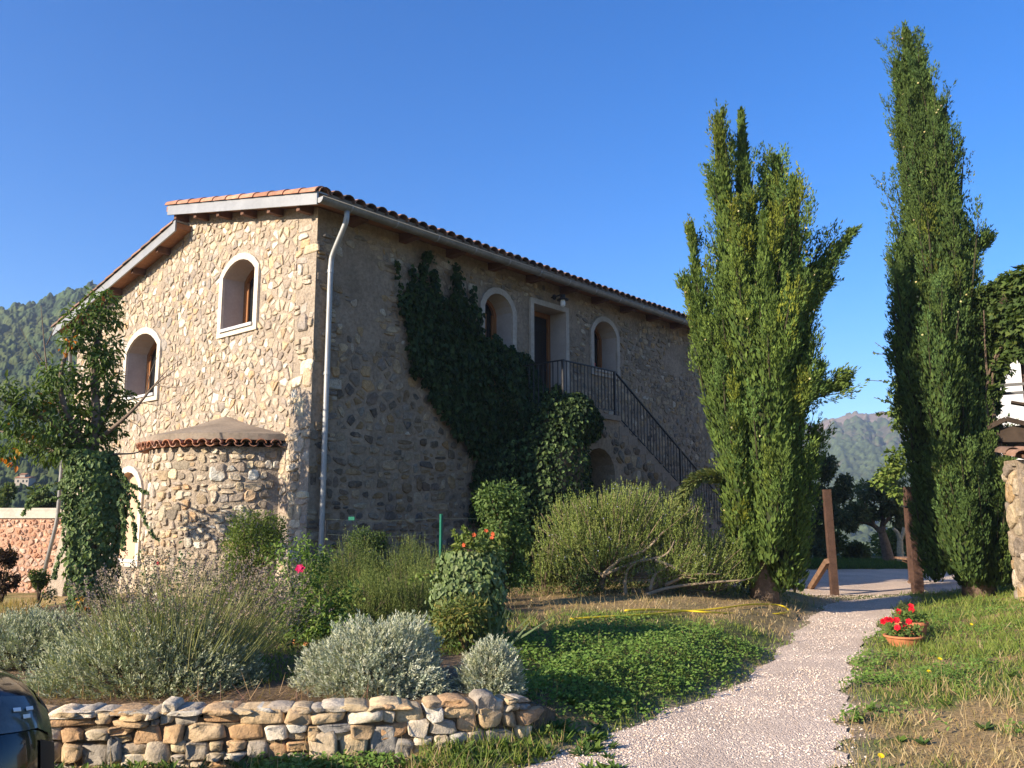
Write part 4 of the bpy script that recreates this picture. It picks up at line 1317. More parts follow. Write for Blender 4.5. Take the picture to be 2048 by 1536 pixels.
# ------------------------------------------------------------------ cypresses
def cypress(t, lobes, dens, base_col, trunk, cones, yellow=.12):
    """lobes > upswept boughs > plumelets > sprays; the boughs leave dark gaps between them"""
    Geo().tube(trunk[0], trunk[1], 12).obj('trunk', 'bark', t)
    core, g, PP = Geo(), Geo(), []
    base_col = A(base_col, float)
    for (p0, p1, r_, tp_, cf) in lobes:
        p0, p1 = A(p0, float), A(p1, float); ax = p1 - p0; ln = np.linalg.norm(ax); ax /= ln
        x = nrm(np.cross(ax, A([.2, .9, .1]))); y = np.cross(ax, x)
        shape = lambda q_: np.where(q_ < tp_, .35 + .65 * (np.clip(q_, 0, 1) / tp_) ** .6, np.clip((1 - q_) / (1 - tp_), 0, 1) ** 1.0)
        tt = np.linspace(.0, .97, 12)
        core.tube([p0 + ax * ln * q_ for q_ in tt], [max(.01, .4 * r_ * float(shape(A(q_))) * min(1, .3 + 2.2 * q_)) for q_ in tt], 9, col=(.035, .042, .018))
        nb = max(6, int(dens * 2 * math.pi * r_ * ln * .55))
        q_ = np.sort(N.random(nb)) * .93; ph = N.random(nb) * 2 * np.pi
        rad = np.cos(ph)[:, None] * x + np.sin(ph)[:, None] * y
        rr = r_ * shape(q_)
        bl = np.clip(N.uniform(.7, 1.7, nb) * (.45 + .75 * min(1, r_ / .6)), .3, 1.9) * (1 - .45 * q_)
        br = N.uniform(.11, .19, nb) * min(1.15, .45 + r_) * (.45 + .55 * shape(q_))
        bp = p0 + (q_ * ln)[:, None] * ax + (rr * N.uniform(.45, .72, nb))[:, None] * rad
        bd = nrm(ax + Z * .25 + rad * N.uniform(.07, .27, nb)[:, None] + rdir(nb) * .09)
        over = np.maximum(0, (q_ * ln + bl) - ln * 1.0)             # keep boughs inside the tip
        bl = np.maximum(.22, bl - over)
        bc = vary(base_col, nb, .22, .12)
        yl = N.random(nb) < yellow
        bc[yl] = bc[yl] * A([1.4, 1.12, .8])
        for i in range(nb):
            a0, d0, l0, r0 = bp[i], bd[i], bl[i], br[i]
            ts = A([0, .15, .4, .7, .95]); sh = A([.3, .8, 1, .65, .12])
            core.tube([a0 + d0 * l0 * k for k in ts], r0 * .12 * sh, 4, col=(.05, .045, .025))
        nf = int(2 * math.pi * r_ * ln * 0.6 * 520)                      # inner foliage against the limb
        qf = N.random(nf) ** .9; pf = N.random(nf) * 2 * np.pi
        rf = np.cos(pf)[:, None] * x + np.sin(pf)[:, None] * y
        Pf = p0 + (qf * ln)[:, None] * ax + (r_ * shape(qf) * N.uniform(.38, .72, nf))[:, None] * rf
        zf_ = N.uniform(.08, .15, nf)
        leaves(g, Pf, ax + rf * .5 + .25 * N.normal(size=(nf, 3)), rf + .4 * N.normal(size=(nf, 3)), zf_, zf_ * .4, LEAF2, vary(base_col * .9, nf, .3, .1))
        M = 21
        u = nrm(np.cross(bd, A([.31, .2, .93]))); v = np.cross(bd, u)
        t1 = N.random((nb, M)) ** .85; ph1 = N.random((nb, M)) * 2 * np.pi
        r1 = np.cos(ph1)[..., None] * u[:, None] + np.sin(ph1)[..., None] * v[:, None]
        s1 = np.where(t1 < .35, .5 + .5 * t1 / .35, ((1 - t1) / .65) ** .6)
        pp = (bp[:, None] + (t1 * bl[:, None])[..., None] * bd[:, None] + (br[:, None] * s1 * N.uniform(.35, .95, (nb, M)))[..., None] * r1).reshape(-1, 3)
        pd = nrm(bd[:, None] + r1 * .42 + Z * .15 + N.normal(size=(nb, M, 3)) * .1).reshape(-1, 3)
        plen = (N.uniform(.16, .34, (nb, M)) * (.6 + .4 * np.minimum(1, bl / .9))[:, None]).ravel()
        prad = N.uniform(.028, .05, nb * M)
        pcx = np.repeat(bc, M, 0) * N.uniform(.8, 1.25, (nb * M, 1))
        m = nb * M; K = 18
        t2 = N.random((m, K)); ph2 = N.random((m, K)) * 2 * np.pi
        u2 = nrm(np.cross(pd, A([.31, .2, .93]))); v2 = np.cross(pd, u2)
        r2 = np.cos(ph2)[..., None] * u2[:, None] + np.sin(ph2)[..., None] * v2[:, None]
        P = pp[:, None] + (t2 * plen[:, None])[..., None] * pd[:, None] + (prad[:, None] * (1 - t2 * .8))[..., None] * r2
        D = pd[:, None] + r2 * .42 + Z * .15 + .16 * N.normal(size=(m, K, 3))
        sz = N.uniform(.04, .08, (m, K))
        c = np.repeat(pcx, K, 0) * N.uniform(.8, 1.2, (m * K, 1))
        leaves(g, P.reshape(-1, 3), D.reshape(-1, 3), (r2 + .5 * N.normal(size=(m, K, 3))).reshape(-1, 3), sz.ravel(), sz.ravel() * .33, LEAF2, c)
        sel = N.random(m) < .03
        PP.append(pp[sel] + pd[sel] * (plen[sel] * .5)[:, None] + np.repeat(rad, M, 0)[sel] * .05)
    core.obj('inner_boughs', 'needle', t)
    g.obj('crown', 'needle', t)
    PP = np.concatenate(PP); PP = PP[N.permutation(len(PP))[:cones]]
    cg = Geo()
    for p in PP: cg.ball(p + N.normal(size=3) * .02, (.019,) * 3, 5, 4, col=pc([(.42, .36, .16), (.36, .28, .17), (.48, .42, .2)]))
    cg.obj('cones', 'twig', t, kind='stuff')

def tall_cypresses():
    b = gnd(1530, 1197, .15)
    for _ in range(5): b = gnd(1530, 1197, zf(b[0], b[1]))
    Y = b[1]; KA = Y / 16.63
    P = lambda u, v, dy=0: dep(u, v, Y + dy)
    t = thing('cypress_tree', 'broad many-tipped cypress leaning branches outward beside the stair end', 'cypress', b)
    lob = [(P(1505, 1180), P(1437, 236), .62, .42, 0), (P(1520, 1170, .1), P(1482, 226, .2), .54, .5, 0), (P(1555, 1100, .2), P(1553, 318, .4), .78, .45, 0), (P(1560, 1050, -.1), P(1586, 358, -.1), .6, .5, 0),
           (P(1560, 1180), P(1560, 640, 0), .8, .35, 0), (P(1480, 1120, -.3), P(1440, 560, -.2), .5, .45, 0), (P(1530, 1130, -.5), P(1528, 430, -.5), .58, .5, 0),
           (P(1570, 620, .2), P(1706, 462, .3), .34, .4, 0), (P(1580, 640, .4), P(1660, 560, .6), .3, .4, 0), (P(1410, 720), P(1383, 460), .2, .4, 0), (P(1440, 760), P(1372, 560), .36, .45, 0), (P(1440, 900), P(1398, 620, -.2), .3, .45, 0),
           (P(1530, 800, -.3), P(1690, 768, -.3), .3, .35, 0), (P(1560, 850, -.4), P(1640, 745, -.5), .28, .45, 0), (P(1560, 900, -.6), P(1548, 600, -.7), .3, .55, 0), (P(1480, 1130, -.4), P(1475, 760, -.6), .34, .4, 0),
           (P(1540, 1130, -.7), P(1550, 880, -.8), .3, .4, 0), (P(1590, 1130, -.3), P(1590, 880, -.4), .34, .4, 0), (P(1600, 1000, .2), P(1632, 860, .2), .2, .5, 0), (P(1570, 1175, -.3), P(1575, 1050, -.5), .42, .4, 0), (P(1500, 1170, -.4), P(1490, 1020, -.5), .36, .4, 0), (P(1530, 960, -.2), P(1495, 400, 0), .62, .45, 0), (P(1570, 940, .1), P(1606, 560, .1), .55, .45, 0), (P(1500, 820, -.5), P(1475, 470, -.4), .5, .5, 0), (P(1560, 760, -.4), P(1560, 480, -.3), .45, .5, 0), (P(1500, 1000, -.2), P(1420, 640, -.2), .42, .45, 0), (P(1545, 1188), P(1545, 960), .72, .4, 0), (P(1590, 1185, -.2), P(1592, 1000, -.2), .4, .4, 0)]
    lob = [(p, q_, r_ * KA * .94, k, 0) for p, q_, r_, k, _ in lob]
    cypress(t, lob, 3.4, (.1, .148, .034), ([b - Z * .1, b + A([-.02, 0, .7]), P(1525, 900), P(1500, 500)], [.24, .2, .14, .05]), 170, .16)
    # the arching shoot thrown out on the left
    g = Geo(); pts = A(bez([P(1440, 962, -.3), P(1420, 951, -.4), P(1392, 958, -.5), P(1370, 985, -.6), P(1356, 1042, -.6)], 40))
    n = 1500; k = N.integers(0, 40, n); D = nrm(np.gradient(pts, axis=0))[k]
    rd = rdir(n)
    leaves(g, pts[k] + rd * N.uniform(.01, .1, n)[:, None], D + rd * .7, rdir(n), N.uniform(.06, .11, n), .032, LEAF2, vary((.14, .16, .05), n))
    g.tube(pts, np.linspace(.03, .012, 41), 5, col=(.14, .1, .06))
    g.obj('drooping_branch', 'needle', t)
    b = gnd(1958, 1170, .3)
    b[2] = zf(b[0], b[1]); Y = b[1]
    t = thing('cypress_tree', 'tallest slender cypress with one pointed tip at the right behind the gate post', 'cypress', b)
    lob = [(P(1950, 1172), P(1815, 72), 1.0, .36, 0), (P(1880, 700, .1), P(1792, 130, .1), .5, .35, 0), (P(1930, 700, -.3), P(1852, 150, -.2), .6, .35, 0), (P(1950, 1165, -.7), P(1900, 900, -.9), .5, .45, 0), (P(1990, 1170, -.3), P(1970, 880, -.5), .55, .4, 0),
           (P(1850, 1000, .1), P(1815, 620, .1), .5, .5, 0), (P(1960, 1000, -.2), P(1912, 470, -.1), .62, .4, 0), (P(2000, 1120, .1), P(1975, 850, .1), .42, .4, 0), (P(1905, 540, .2), P(1965, 480, .2), .22, .5, 0), (P(1830, 860, -.3), P(1800, 500, -.3), .42, .5, 0), (P(1890, 900, -.8), P(1870, 560, -.8), .5, .5, 0), (P(1930, 1150, -.8), P(1920, 1000, -1.0), .4, .45, 0), (P(1870, 420, -.2), P(1880, 210, -.2), .36, .4, 0), (P(1855, 480), P(1811, 66), .42, .35, 0), (P(1990, 1175, -.4), P(1985, 930, -.5), .6, .42, 0), (P(1870, 1165, .1), P(1845, 900, .1), .45, .42, 0), (P(1955, 1178), P(1930, 900), .95, .4, 0), (P(1900, 1150, -.3), P(1880, 950, -.4), .5, .4, 0), (P(2010, 1172, -.2), P(2000, 980, -.2), .5, .4, 0)]
    cypress(t, lob, 3.3, (.072, .112, .03), ([b - Z * .1, b + A([-.03, 0, .8]), P(1925, 800), P(1850, 300)], [.3, .24, .17, .05]), 150, .06)
tall_cypresses()

# ------------------------------------------------------------------ broadleaf crowns, climbers, bushes
def leaf_cloud(g, c, r, n, l, wd, pal, droop=.3, tp=LEAF4, shell=.45, amt=.25):
    d = rdir(n); rr = (shell + (1 - shell) * N.random(n)) ** .6
    P = A(c) + d * A(r) * rr[:, None]
    D = d * .7 + rdir(n) * .7 - Z * droop
    leaves(g, P, D, d * .8 + Z * .6 + rdir(n) * .5, l * N.uniform(.65, 1.25, n), wd * N.uniform(.7, 1.2, n), tp, pick(pal, n, amt=amt))

def ivy_skin(g, P, nn, l, pal, tp=LEAF4, thick=.06):
    n = len(P)
    D = -Z + rdir(n) * .75 + nn * .25
    s = N.uniform(.4, 1.35, n)
    leaves(g, P + nn * (N.random(n) * thick)[:, None], D, nn + rdir(n) * .45, l * s, l * .9 * s, tp, pick(pal, n, amt=.25))

IVY_SHADED = [(.022, .042, .014), (.03, .052, .015), (.018, .034, .013), (.04, .062, .02)]  # ivy on the shaded wall, shade put into the leaf colour
IVY_LIT = [(.095, .14, .045), (.12, .17, .055), (.08, .12, .038), (.15, .19, .075), (.085, .125, .05)]  # ivy in sun, its brightness put into the leaf colour

def wall_ivy():
    t = thing('ivy', 'dark ivy sheet climbing the shaded wall from the landing up to the gutter', 'ivy', lp(4.2, .3, .3))
    poly = [(1.42, 5.9), (1.55, 5.85), (1.65, 5.3), (1.9, 5.55), (2.0, 6.15), (2.3, 6.2), (2.45, 5.8), (2.6, 6.2), (3.0, 6.2), (3.1, 5.85), (3.2, 6.2), (3.5, 6.2), (3.62, 5.7), (3.72, 5.2), (3.78, 4.9), (4.1, 4.82), (4.7, 4.75), (5.05, 4.5), (5.2, 4.1), (5.25, 3.55), (5.1, .3), (3.5, .3), (3.45, 2.65), (3.2, 2.8), (2.75, 3.2), (2.35, 3.7), (2.05, 4.2), (1.85, 4.7), (1.65, 5.1)]
    g = Geo(); s = 1.3 + 4.1 * N.random(50000); z = .2 + 6.0 * N.random(50000)
    e1, e2 = (fbm(s * 3, z * 1.6, 81) - .5) * .6 + (fbm(s * 9, z * 5, 80) - .5) * .3, (fbm(s * 4, z * 3, 82) - .5) * .4
    ins = inpoly(s + e1, z + e2, poly)
    # streaky, thin upper part
    thin = sstep(4.7, 5.9, z) * (s < 3.9)
    ins &= (N.random(50000) > thin * .3) & ((fbm(s * 6.5, z * .9, 83) > .53 * thin))
    s, z = s[ins], z[ins]
    depth = .03 + .55 * sstep(3.4, 4.4, s) * sstep(5.0, 3.6, z) * fbm(s * 1.5, z * 1.5, 84) + .1 * sstep(2, 3, s) * fbm(s * 3, z * 3, 85)
    o = depth + .05 * N.random(len(s))
    P = C0 + s[:, None] * L + z[:, None] * Z - o[:, None] * G
    nn = np.tile(-G, (len(s), 1)) + .5 * np.stack([fbm(s * 3, z * 3, 86) - .5, fbm(s * 3, z * 3, 87) - .5, fbm(s * 3, z * 3, 88) - .5], -1)
    ivy_skin(g, P, nrm(nn), .085, IVY_SHADED, thick=.1)
    g.obj('leaves', 'leaf_ivy', t)
    st = Geo()
    for k in range(26):
        x0 = R.uniform(3.7, 4.9); x1 = R.uniform(2.1, 3.6)
        st.tube(bez([lp(x0, .3, .04), lp(x0 - .1, 2.4, .04), lp((x0 + x1) / 2 + .2, 3.9, .03), lp(x1, R.uniform(5.2, 6.1), .02)], 14), np.linspace(.016, .003, 15), 4, col=(.12, .09, .06))
    st.obj('stems', 'twig', t)
    # the clump growing over the front of the landing
    t2 = thing('ivy', 'bushy ivy clump hanging over the front of the stair landing', 'ivy', lp(4.9, .3, SO))
    g = Geo()
    for (s0, z0, o0, rs, rz, ro, n) in ((4.7, 2.1, 1.05, .6, 1.7, .5, 6500), (5.0, 3.35, 1.3, .42, .42, .25, 2600), (5.3, 3.3, 1.3, .3, .25, .2, 1200), (4.3, 1.5, .7, .8, 1.5, .5, 4500), (4.75, 3.2, .8, .3, .4, .5, 1200)):
        d = rdir(n); d[:, 2] *= 1
        lump = 1 + .35 * (fbm(d[:, 0] * 2.5 + 5, d[:, 2] * 2.5 + d[:, 1] * 2.1, int(n)) - .5)
        P = lp(s0, z0, o0) + (d[:, 0] * rs * lump)[:, None] * L + (d[:, 2] * rz * lump)[:, None] * Z - (d[:, 1] * ro * lump)[:, None] * G
        nn = d[:, 0:1] * L - d[:, 1:2] * G + d[:, 2:3] * Z
        ivy_skin(g, P, nn, .075, IVY_SHADED + IVY_LIT[:1], thick=.08)
    g.obj('leaves', 'leaf_ivy', t2)
    c = Geo(); c.tube([lp(4.7, .2, .9), lp(4.7, 2.0, 1.0), lp(4.85, 3.3, 1.2)], [.05, .04, .02], 6, col=(.12, .09, .06)); c.obj('stems', 'twig', t2)
wall_ivy()

def ivy_column(t, axis_pts, radii, n, size, pal, seed, core=(.03, .045, .02)):
    pts = A(bez(axis_pts, 30)); rr = np.interp(np.linspace(0, 1, 31), np.linspace(0, 1, len(radii)), radii)
    c = Geo(); c.tube(pts, rr * .42, 9, col=core)
    c.obj('trunk', 'bark', t)
    q_ = N.random(n) * 30; i = q_.astype(int); fr = (q_ - i)[:, None]
    p = pts[i] * (1 - fr) + pts[np.minimum(i + 1, 30)] * fr; r_ = np.interp(q_, np.arange(31), rr)
    ph = N.random(n) * 6.283
    d = np.stack([np.cos(ph), np.sin(ph), 0 * ph], -1)
    lump = 1 + .7 * (fbm(ph * 1.6, q_ * .35, seed) - .5)
    r2 = r_ * lump * np.where(N.random(n) < .35, N.uniform(.45, .9, n), 1)
    g = Geo()
    ivy_skin(g, p + d * r2[:, None], d, size, pal, thick=.05)
    g.obj('ivy_leaves', 'leaf_ivy', t)
    return pts

def left_tree():
    b = A([-5.3, 11.0, .15]); Y = 11.0
    P = lambda u, v, dy=0: dep(u, v, Y + dy)
    t = thing('fruit_tree', 'small fruit tree with its trunk wrapped in ivy before the gable', 'tree', b)
    ivy_column(t, [b - Z * .1, P(182, 1150), P(190, 1050), P(192, 970), P(180, 900)], [.16, .24, .29, .33, .24], 7500, .062, IVY_LIT, 91)
    br = Geo(); cl = []
    def limb(px, r0, r1, dys, bare=False):
        pts = bez([P(u, v, d) for (u, v), d in zip(px, dys)], 14)
        br.tube(pts, np.linspace(r0, r1, 15), 6, col=(.16, .12, .09))
        return pts
    limb([(185, 930), (192, 830), (188, 720), (205, 640), (215, 590)], .07, .012, [0, 0, .1, .2, .2])
    limb([(185, 920), (140, 840), (120, 760), (150, 660), (180, 610)], .05, .01, [0, -.2, -.3, -.2, 0])
    limb([(180, 915), (110, 850), (40, 815), (-20, 790)], .05, .012, [0, -.2, -.4, -.6])
    limb([(180, 925), (110, 905), (50, 880), (-30, 850)], .045, .012, [0, .2, .4, .6])
    limb([(195, 860), (225, 790), (240, 740)], .03, .008, [0, .2, .4])
    limb([(195, 880), (245, 840), (280, 805), (310, 770), (350, 740)], .03, .004, [0, -.2, -.3, -.4, -.5])
    limb([(200, 908), (240, 908), (275, 905), (312, 890)], .018, .004, [0, 0, .1, .1])
    limb([(150, 880), (105, 790), (92, 720), (82, 612)], .025, .004, [0, .3, .4, .4])
    for px in ([(100, 775), (75, 720), (40, 655)], [(93, 690), (110, 655), (118, 640)], [(280, 805), (300, 770), (290, 730)], [(310, 770), (345, 775), (380, 770)], [(300, 780), (335, 740), (372, 712)], [(280, 805), (320, 810), (352, 795)], [(290, 795), (300, 750), (320, 700)], [(245, 840), (275, 850), (292, 880)], [(96, 740), (70, 700), (60, 690)]):
        limb(px, .008, .002, [0 - .3 * ('x' > 'y'), -.1, -.2])
    br.obj('branches', 'twig', t)
    pal = [(.075, .12, .028), (.095, .14, .034), (.06, .095, .024), (.12, .16, .045)]
    g = Geo()
    for (u, v, r_, n, dy) in [(205, 608, 42, 330, .2), (165, 640, 42, 330, -.1), (222, 640, 30, 170, .2), (205, 690, 42, 330, .2), (150, 680, 32, 220, -.2), (118, 752, 46, 380, -.3), (200, 762, 50, 420, .1), (235, 800, 40, 320, .3), (70, 800, 48, 380, -.3), (25, 838, 45, 340, -.4), (110, 845, 56, 460, -.2), (175, 850, 58, 480, 0), (62, 880, 40, 280, .3), (15, 900, 34, 200, .5), (215, 850, 40, 280, .2), (150, 800, 45, 340, .3), (10, 780, 30, 160, -.5), (205, 720, 34, 230, 0), (140, 900, 45, 300, -.1), (185, 890, 50, 350, .1), (100, 900, 40, 250, .2)]:
        c = P(u, v, dy); k = r_ * Y / F
        leaf_cloud(g, c, (k * .95, k * 1.1, k * .8), int(n * .8), .095, .038, pal, droop=.55, shell=.15)
    g.obj('crown', 'leaf', t)
    g = Geo()
    for (u, v) in [(137, 680), (145, 682), (128, 700), (80, 805), (88, 812), (20, 850), (33, 905), (12, 918), (30, 930), (60, 870), (160, 1200), (170, 1205), (95, 795)]:
        c = P(u, v, -.35); leaf_cloud(g, c, (.06, .06, .06), 5, .08, .04, [(.5, .2, .03), (.45, .14, .02), (.55, .3, .06)], droop=.8)
    g.obj('autumn_leaves', 'leaf', t)
    # hanging tendrils
    g = Geo()
    for px in ([(240, 960), (265, 985), (282, 1020), (300, 1060), (318, 1080)], [(245, 990), (262, 1020), (270, 1060), (272, 1085)], [(235, 940), (258, 965), (275, 975), (295, 985)], [(130, 960), (90, 975), (60, 1000), (45, 1030)], [(140, 990), (90, 1000), (55, 1015)], [(150, 1060), (120, 1110), (108, 1160)], [(238, 1000), (248, 1050), (246, 1100)], [(142, 1000), (128, 1040), (130, 1100)]):
        pts = A(bez([P(u, v, -.35) for u, v in px], 40))
        g.tube(pts, .003, 4, col=(.12, .09, .06))
        n = 110; k = N.integers(0, 40, n)
        leaves(g, pts[k] + rdir(n) * .015, -Z + rdir(n) * .8, rdir(n) - Z * 0 + A([-.5, -1, .4]), N.uniform(.03, .055, n), .04, IVYL, pick(IVY_LIT, n))
    g.obj('tendrils', 'leaf_ivy', t)
left_tree()

def ivy_stump():
    b = on(*(gnd(940, 1290, .36)[:2])); b = on(-.42, 8.4); Y = 8.4
    P = lambda u, v, dy=0: dep(u, v, Y + dy)
    t = thing('ivy_stump', 'stump smothered in ivy with orange trumpet flowers on its top', 'stump', b)
    ivy_column(t, [b, P(935, 1230), P(938, 1160), P(945, 1100)], [.27, .31, .3, .2], 4600, .055, [(.12, .17, .06), (.15, .2, .075), (.1, .14, .05), (.18, .22, .1)], 95)
    g = Geo()
    leaf_cloud(g, P(952, 1092), (.24, .24, .12), 520, .06, .03, [(.13, .17, .045), (.17, .19, .05), (.1, .14, .04)], droop=.0)
    for px in ([(930, 1110), (915, 1080), (905, 1060)], [(900, 1140), (850, 1150), (815, 1165)], [(990, 1100), (1005, 1080), (1010, 1075)], [(940, 1090), (935, 1070), (925, 1055)]):
        pts = A(bez([P(u, v, -.1) for u, v in px], 24)); g.tube(pts, .004, 4, col=(.12, .1, .04)); n = 60; k = N.integers(0, 24, n)
        leaves(g, pts[k], rdir(n) + Z * .3, rdir(n) + Z, N.uniform(.035, .055, n), .024, LEAF4, pick([(.15, .2, .05), (.18, .22, .06)], n))
    g.obj('climber_leaves', 'leaf', t)
    for (u, v) in [(928, 1090), (948, 1070), (972, 1062), (984, 1076), (986, 1068)]:
        f = Geo(); c = P(u, v, -.18); petals(f, c, (R.uniform(-1, .4), -1, R.uniform(0, 1)), .024, (.5, .1, .035), 5); f.obj('flower', 'petal', t)
ivy_stump()

def leafy_shrub(name, label, u, v0, v1, Y, wpx, pal, l, wd, n, cat='shrub', tp=LEAF4, clumps=22, droop=.25):
    P = lambda a, b, dy=0: dep(a, b, Y + dy)
    bx = P(u, (v0 + v1) / 2); b = on(bx[0], Y)
    t = thing(name, label, cat, b)
    zt, zb = P(u, v0)[2], b[2] + .05
    wr = wpx * Y / F
    st = Geo(); g = Geo()
    for k in range(clumps):
        a = R.random() * 6.283; rr = wr * math.sqrt(R.random()) * .75; h = zb + (zt - zb) * (.18 + .75 * R.random() ** .8)
        taper = 1 - .45 * ((h - zb) / (zt - zb)) ** 2
        c = A([bx[0] + rr * math.cos(a) * taper, Y + rr * math.sin(a) * taper, h])
        q_ = wr * R.uniform(.26, .42)
        leaf_cloud(g, c, (q_, q_, q_ * 1.05), n // clumps, l, wd, pal, droop=droop, tp=tp, shell=.2)
        st.tube(bez([b, (b + c) / 2 + A([0, 0, .1]), c], 6), np.linspace(.012, .003, 7), 4, col=(.14, .1, .06))
    g.obj('foliage', 'leaf', t); st.obj('stems', 'twig', t)
    return t
leafy_shrub('green_shrub', 'tall leafy dark green shrub against the ivy and left of the big rosemary', 1003, 962, 1180, 11.6, 72, [(.08, .13, .035), (.1, .15, .04), (.065, .11, .03), (.12, .17, .05)], .06, .032, 6500, clumps=34)
leafy_shrub('fine_leaved_shrub', 'rounded fine-leaved green shrub against the round bay', 506, 1025, 1190, 10.4, 84, [(.11, .15, .03), (.13, .17, .035), (.09, .12, .026)], .036, .017, 9000, clumps=34, droop=0)
leafy_shrub('dark_leaved_bush', 'bronze-leaved bush at the left edge before the pink wall', 5, 1098, 1195, 11.5, 42, [(.05, .028, .018), (.06, .035, .02), (.04, .03, .018)], .06, .035, 900, clumps=10)
leafy_shrub('young_bush', 'small green bush before the pink garden wall', 78, 1135, 1225, 12.0, 32, [(.09, .13, .035), (.12, .15, .045), (.07, .1, .03)], .05, .024, 900, clumps=9)
leafy_shrub('low_weeds_bush', 'low yellow-green weeds around the ivy stump', 930, 1205, 1295, 7.9, 85, [(.12, .16, .04), (.16, .18, .05), (.09, .12, .035), (.22, .19, .05)], .05, .022, 1900, clumps=18)
leafy_shrub('young_bush', 'leafy tuft growing against the wall foot behind the rosemaries', 1150, 1110, 1190, 13.2, 60, [(.05, .075, .028), (.06, .085, .03)], .05, .025, 1400, clumps=14)

leafy_shrub('small_bush', 'small upright dark bush just behind the flower pots', 1812, 1208, 1262, 11.7, 22, [(.09, .12, .04), (.12, .14, .05), (.07, .08, .035)], .035, .012, 900, clumps=9, droop=0)

def rose_bush(label, u, Y, stems, n_leaf, roses, pal):
    bx = dep(u, 1300, Y); b = on(bx[0], Y)
    P = lambda a, c, dy=0: dep(a, c, Y + dy)
    t = thing('rose_bush', label, 'rose', b)
    st = Geo(); g = Geo()
    for px in stems:
        dys = [R.uniform(-.25, .25) for _ in px]
        pts = A(bez([b + A([R.uniform(-.15, .15), R.uniform(-.1, .1), 0])] + [P(a, c, d) for (a, c), d in zip(px, dys)], 30))
        st.tube(pts, np.linspace(.008, .003, 31), 5, col=(.1, .13, .04))
        n = n_leaf; k = (30 * N.random(n) ** .6).astype(int)
        leaves(g, pts[k] + rdir(n) * N.uniform(.02, .17, n)[:, None], rdir(n) + A([0, -.2, -.1]), rdir(n) * .6 + Z + A(SUN) * .5, N.uniform(.03, .055, n), N.uniform(.02, .035, n), LEAF4, pick(pal, n))
    st.obj('stems', 'twig', t); g.obj('foliage', 'leaf', t)
    for (a, c, r_, col) in roses:
        f = Geo(); p = P(a, c, -.34)
        for q_ in range(3): petals(f, p + A([0, -.006 * q_, .004 * q_]), (R.uniform(-.5, .3), -1, .5), r_ * (1 - .25 * q_), col, 6)
        f.obj('rose', 'petal', t)
ROSE_PAL = [(.12, .19, .04), (.15, .22, .05), (.09, .15, .035), (.18, .24, .06)]
rose_bush('rose bush with one bright pink bloom and light green leaves left of the rosemaries', 630, 8.6,
          [[(600, 1210), (575, 1150), (560, 1095)], [(610, 1200), (612, 1120), (605, 1085)], [(640, 1200), (640, 1140), (650, 1100)], [(590, 1250), (555, 1200), (545, 1150)], [(650, 1250), (680, 1210), (705, 1180)], [(640, 1260), (660, 1220), (690, 1250)], [(620, 1250), (610, 1200), (625, 1170)], [(600, 1270), (570, 1240), (560, 1215)], [(650, 1270), (690, 1260), (720, 1240)], [(610, 1280), (640, 1240), (670, 1180)], [(600, 1285), (590, 1260), (600, 1230)], [(640, 1290), (660, 1270), (680, 1280)]], 300, [(600, 1138, .05, (.72, .03, .14)), (588, 1285, .03, (.6, .25, .1)), (612, 1288, .028, (.6, .3, .12))], ROSE_PAL)
rose_bush('sparse rose shoots with a small red bud below the arched niche', 330, 8.9,
          [[(300, 1200), (290, 1140), (280, 1100)], [(330, 1190), (350, 1140), (365, 1110)], [(320, 1200), (315, 1160), (316, 1130)], [(350, 1190), (375, 1150), (390, 1130)], [(340, 1200), (320, 1180), (300, 1150)]], 55, [(316, 1127, .022, (.65, .03, .05))], [(.07, .12, .045), (.09, .14, .05)])

def dome_plant(name, label, c, r, n, K, sl, nl, nw, pal, mt, cat='bush', up=.8, squash=.0, twig=(.12, .095, .06), group=None, seed=1, lumps=.35):
    t = thing(name, label, cat, c, group)
    d = rdir(n); d[:, 2] = np.abs(d[:, 2]) - .12 * N.random(n); d = nrm(d)
    lump = 1 + lumps * (fbm(d[:, 0] * 2.2 + 3 * seed, d[:, 1] * 2.2 + d[:, 2] * 1.7, seed) - .5) * 2
    q_ = N.uniform(.62, 1.0, n)
    P = A(c) + d * A(r) * (lump * q_)[:, None]
    P[:, 2] = np.maximum(P[:, 2], c[2] + .01)
    D = d * (1 - up * .5) + Z * up + rdir(n) * .3
    g = Geo()
    shoots(g, P - nrm(D) * sl * .5, D, sl * N.uniform(.7, 1.3, n), K, nl, nw, pick(pal, n, amt=.2))
    g.obj('foliage', mt, t)
    tw = Geo()
    for k in range(60):
        dd = rdir(1)[0]; dd[2] = abs(dd[2]); tw.tube([A(c), A(c) + dd * A(r) * .5 + A([0, 0, .02]), A(c) + dd * A(r) * .85], [.009, .006, .003], 4, col=twig)
    tw.obj('twigs', 'twig', t)
    return t
SILV = [(.36, .38, .27), (.42, .43, .32), (.3, .33, .23), (.48, .48, .37), (.33, .34, .21)]
SILVG = [(.3, .32, .19), (.35, .36, .23), (.25, .28, .16), (.38, .39, .27)]
c = on(-1.02, 6.5); dome_plant('lavender_cotton', 'large silver-grey dome of lavender cotton above the stone wall', c, (.57, .52, .5), 4000, 11, .08, .038, .008, SILV, 'silver_leaf', 'bush', up=.4, lumps=.24, seed=3, group='silver bushes in the raised bed')
c = on(-.16, 6.5); dome_plant('lavender_cotton', 'smallest silver bush at the right end of the raised bed', c, (.26, .26, .37), 1300, 13, .08, .036, .007, SILV[1:] + SILVG[1:2], 'silver_leaf', 'bush', up=.35, lumps=.16, seed=5, group='silver bushes in the raised bed')
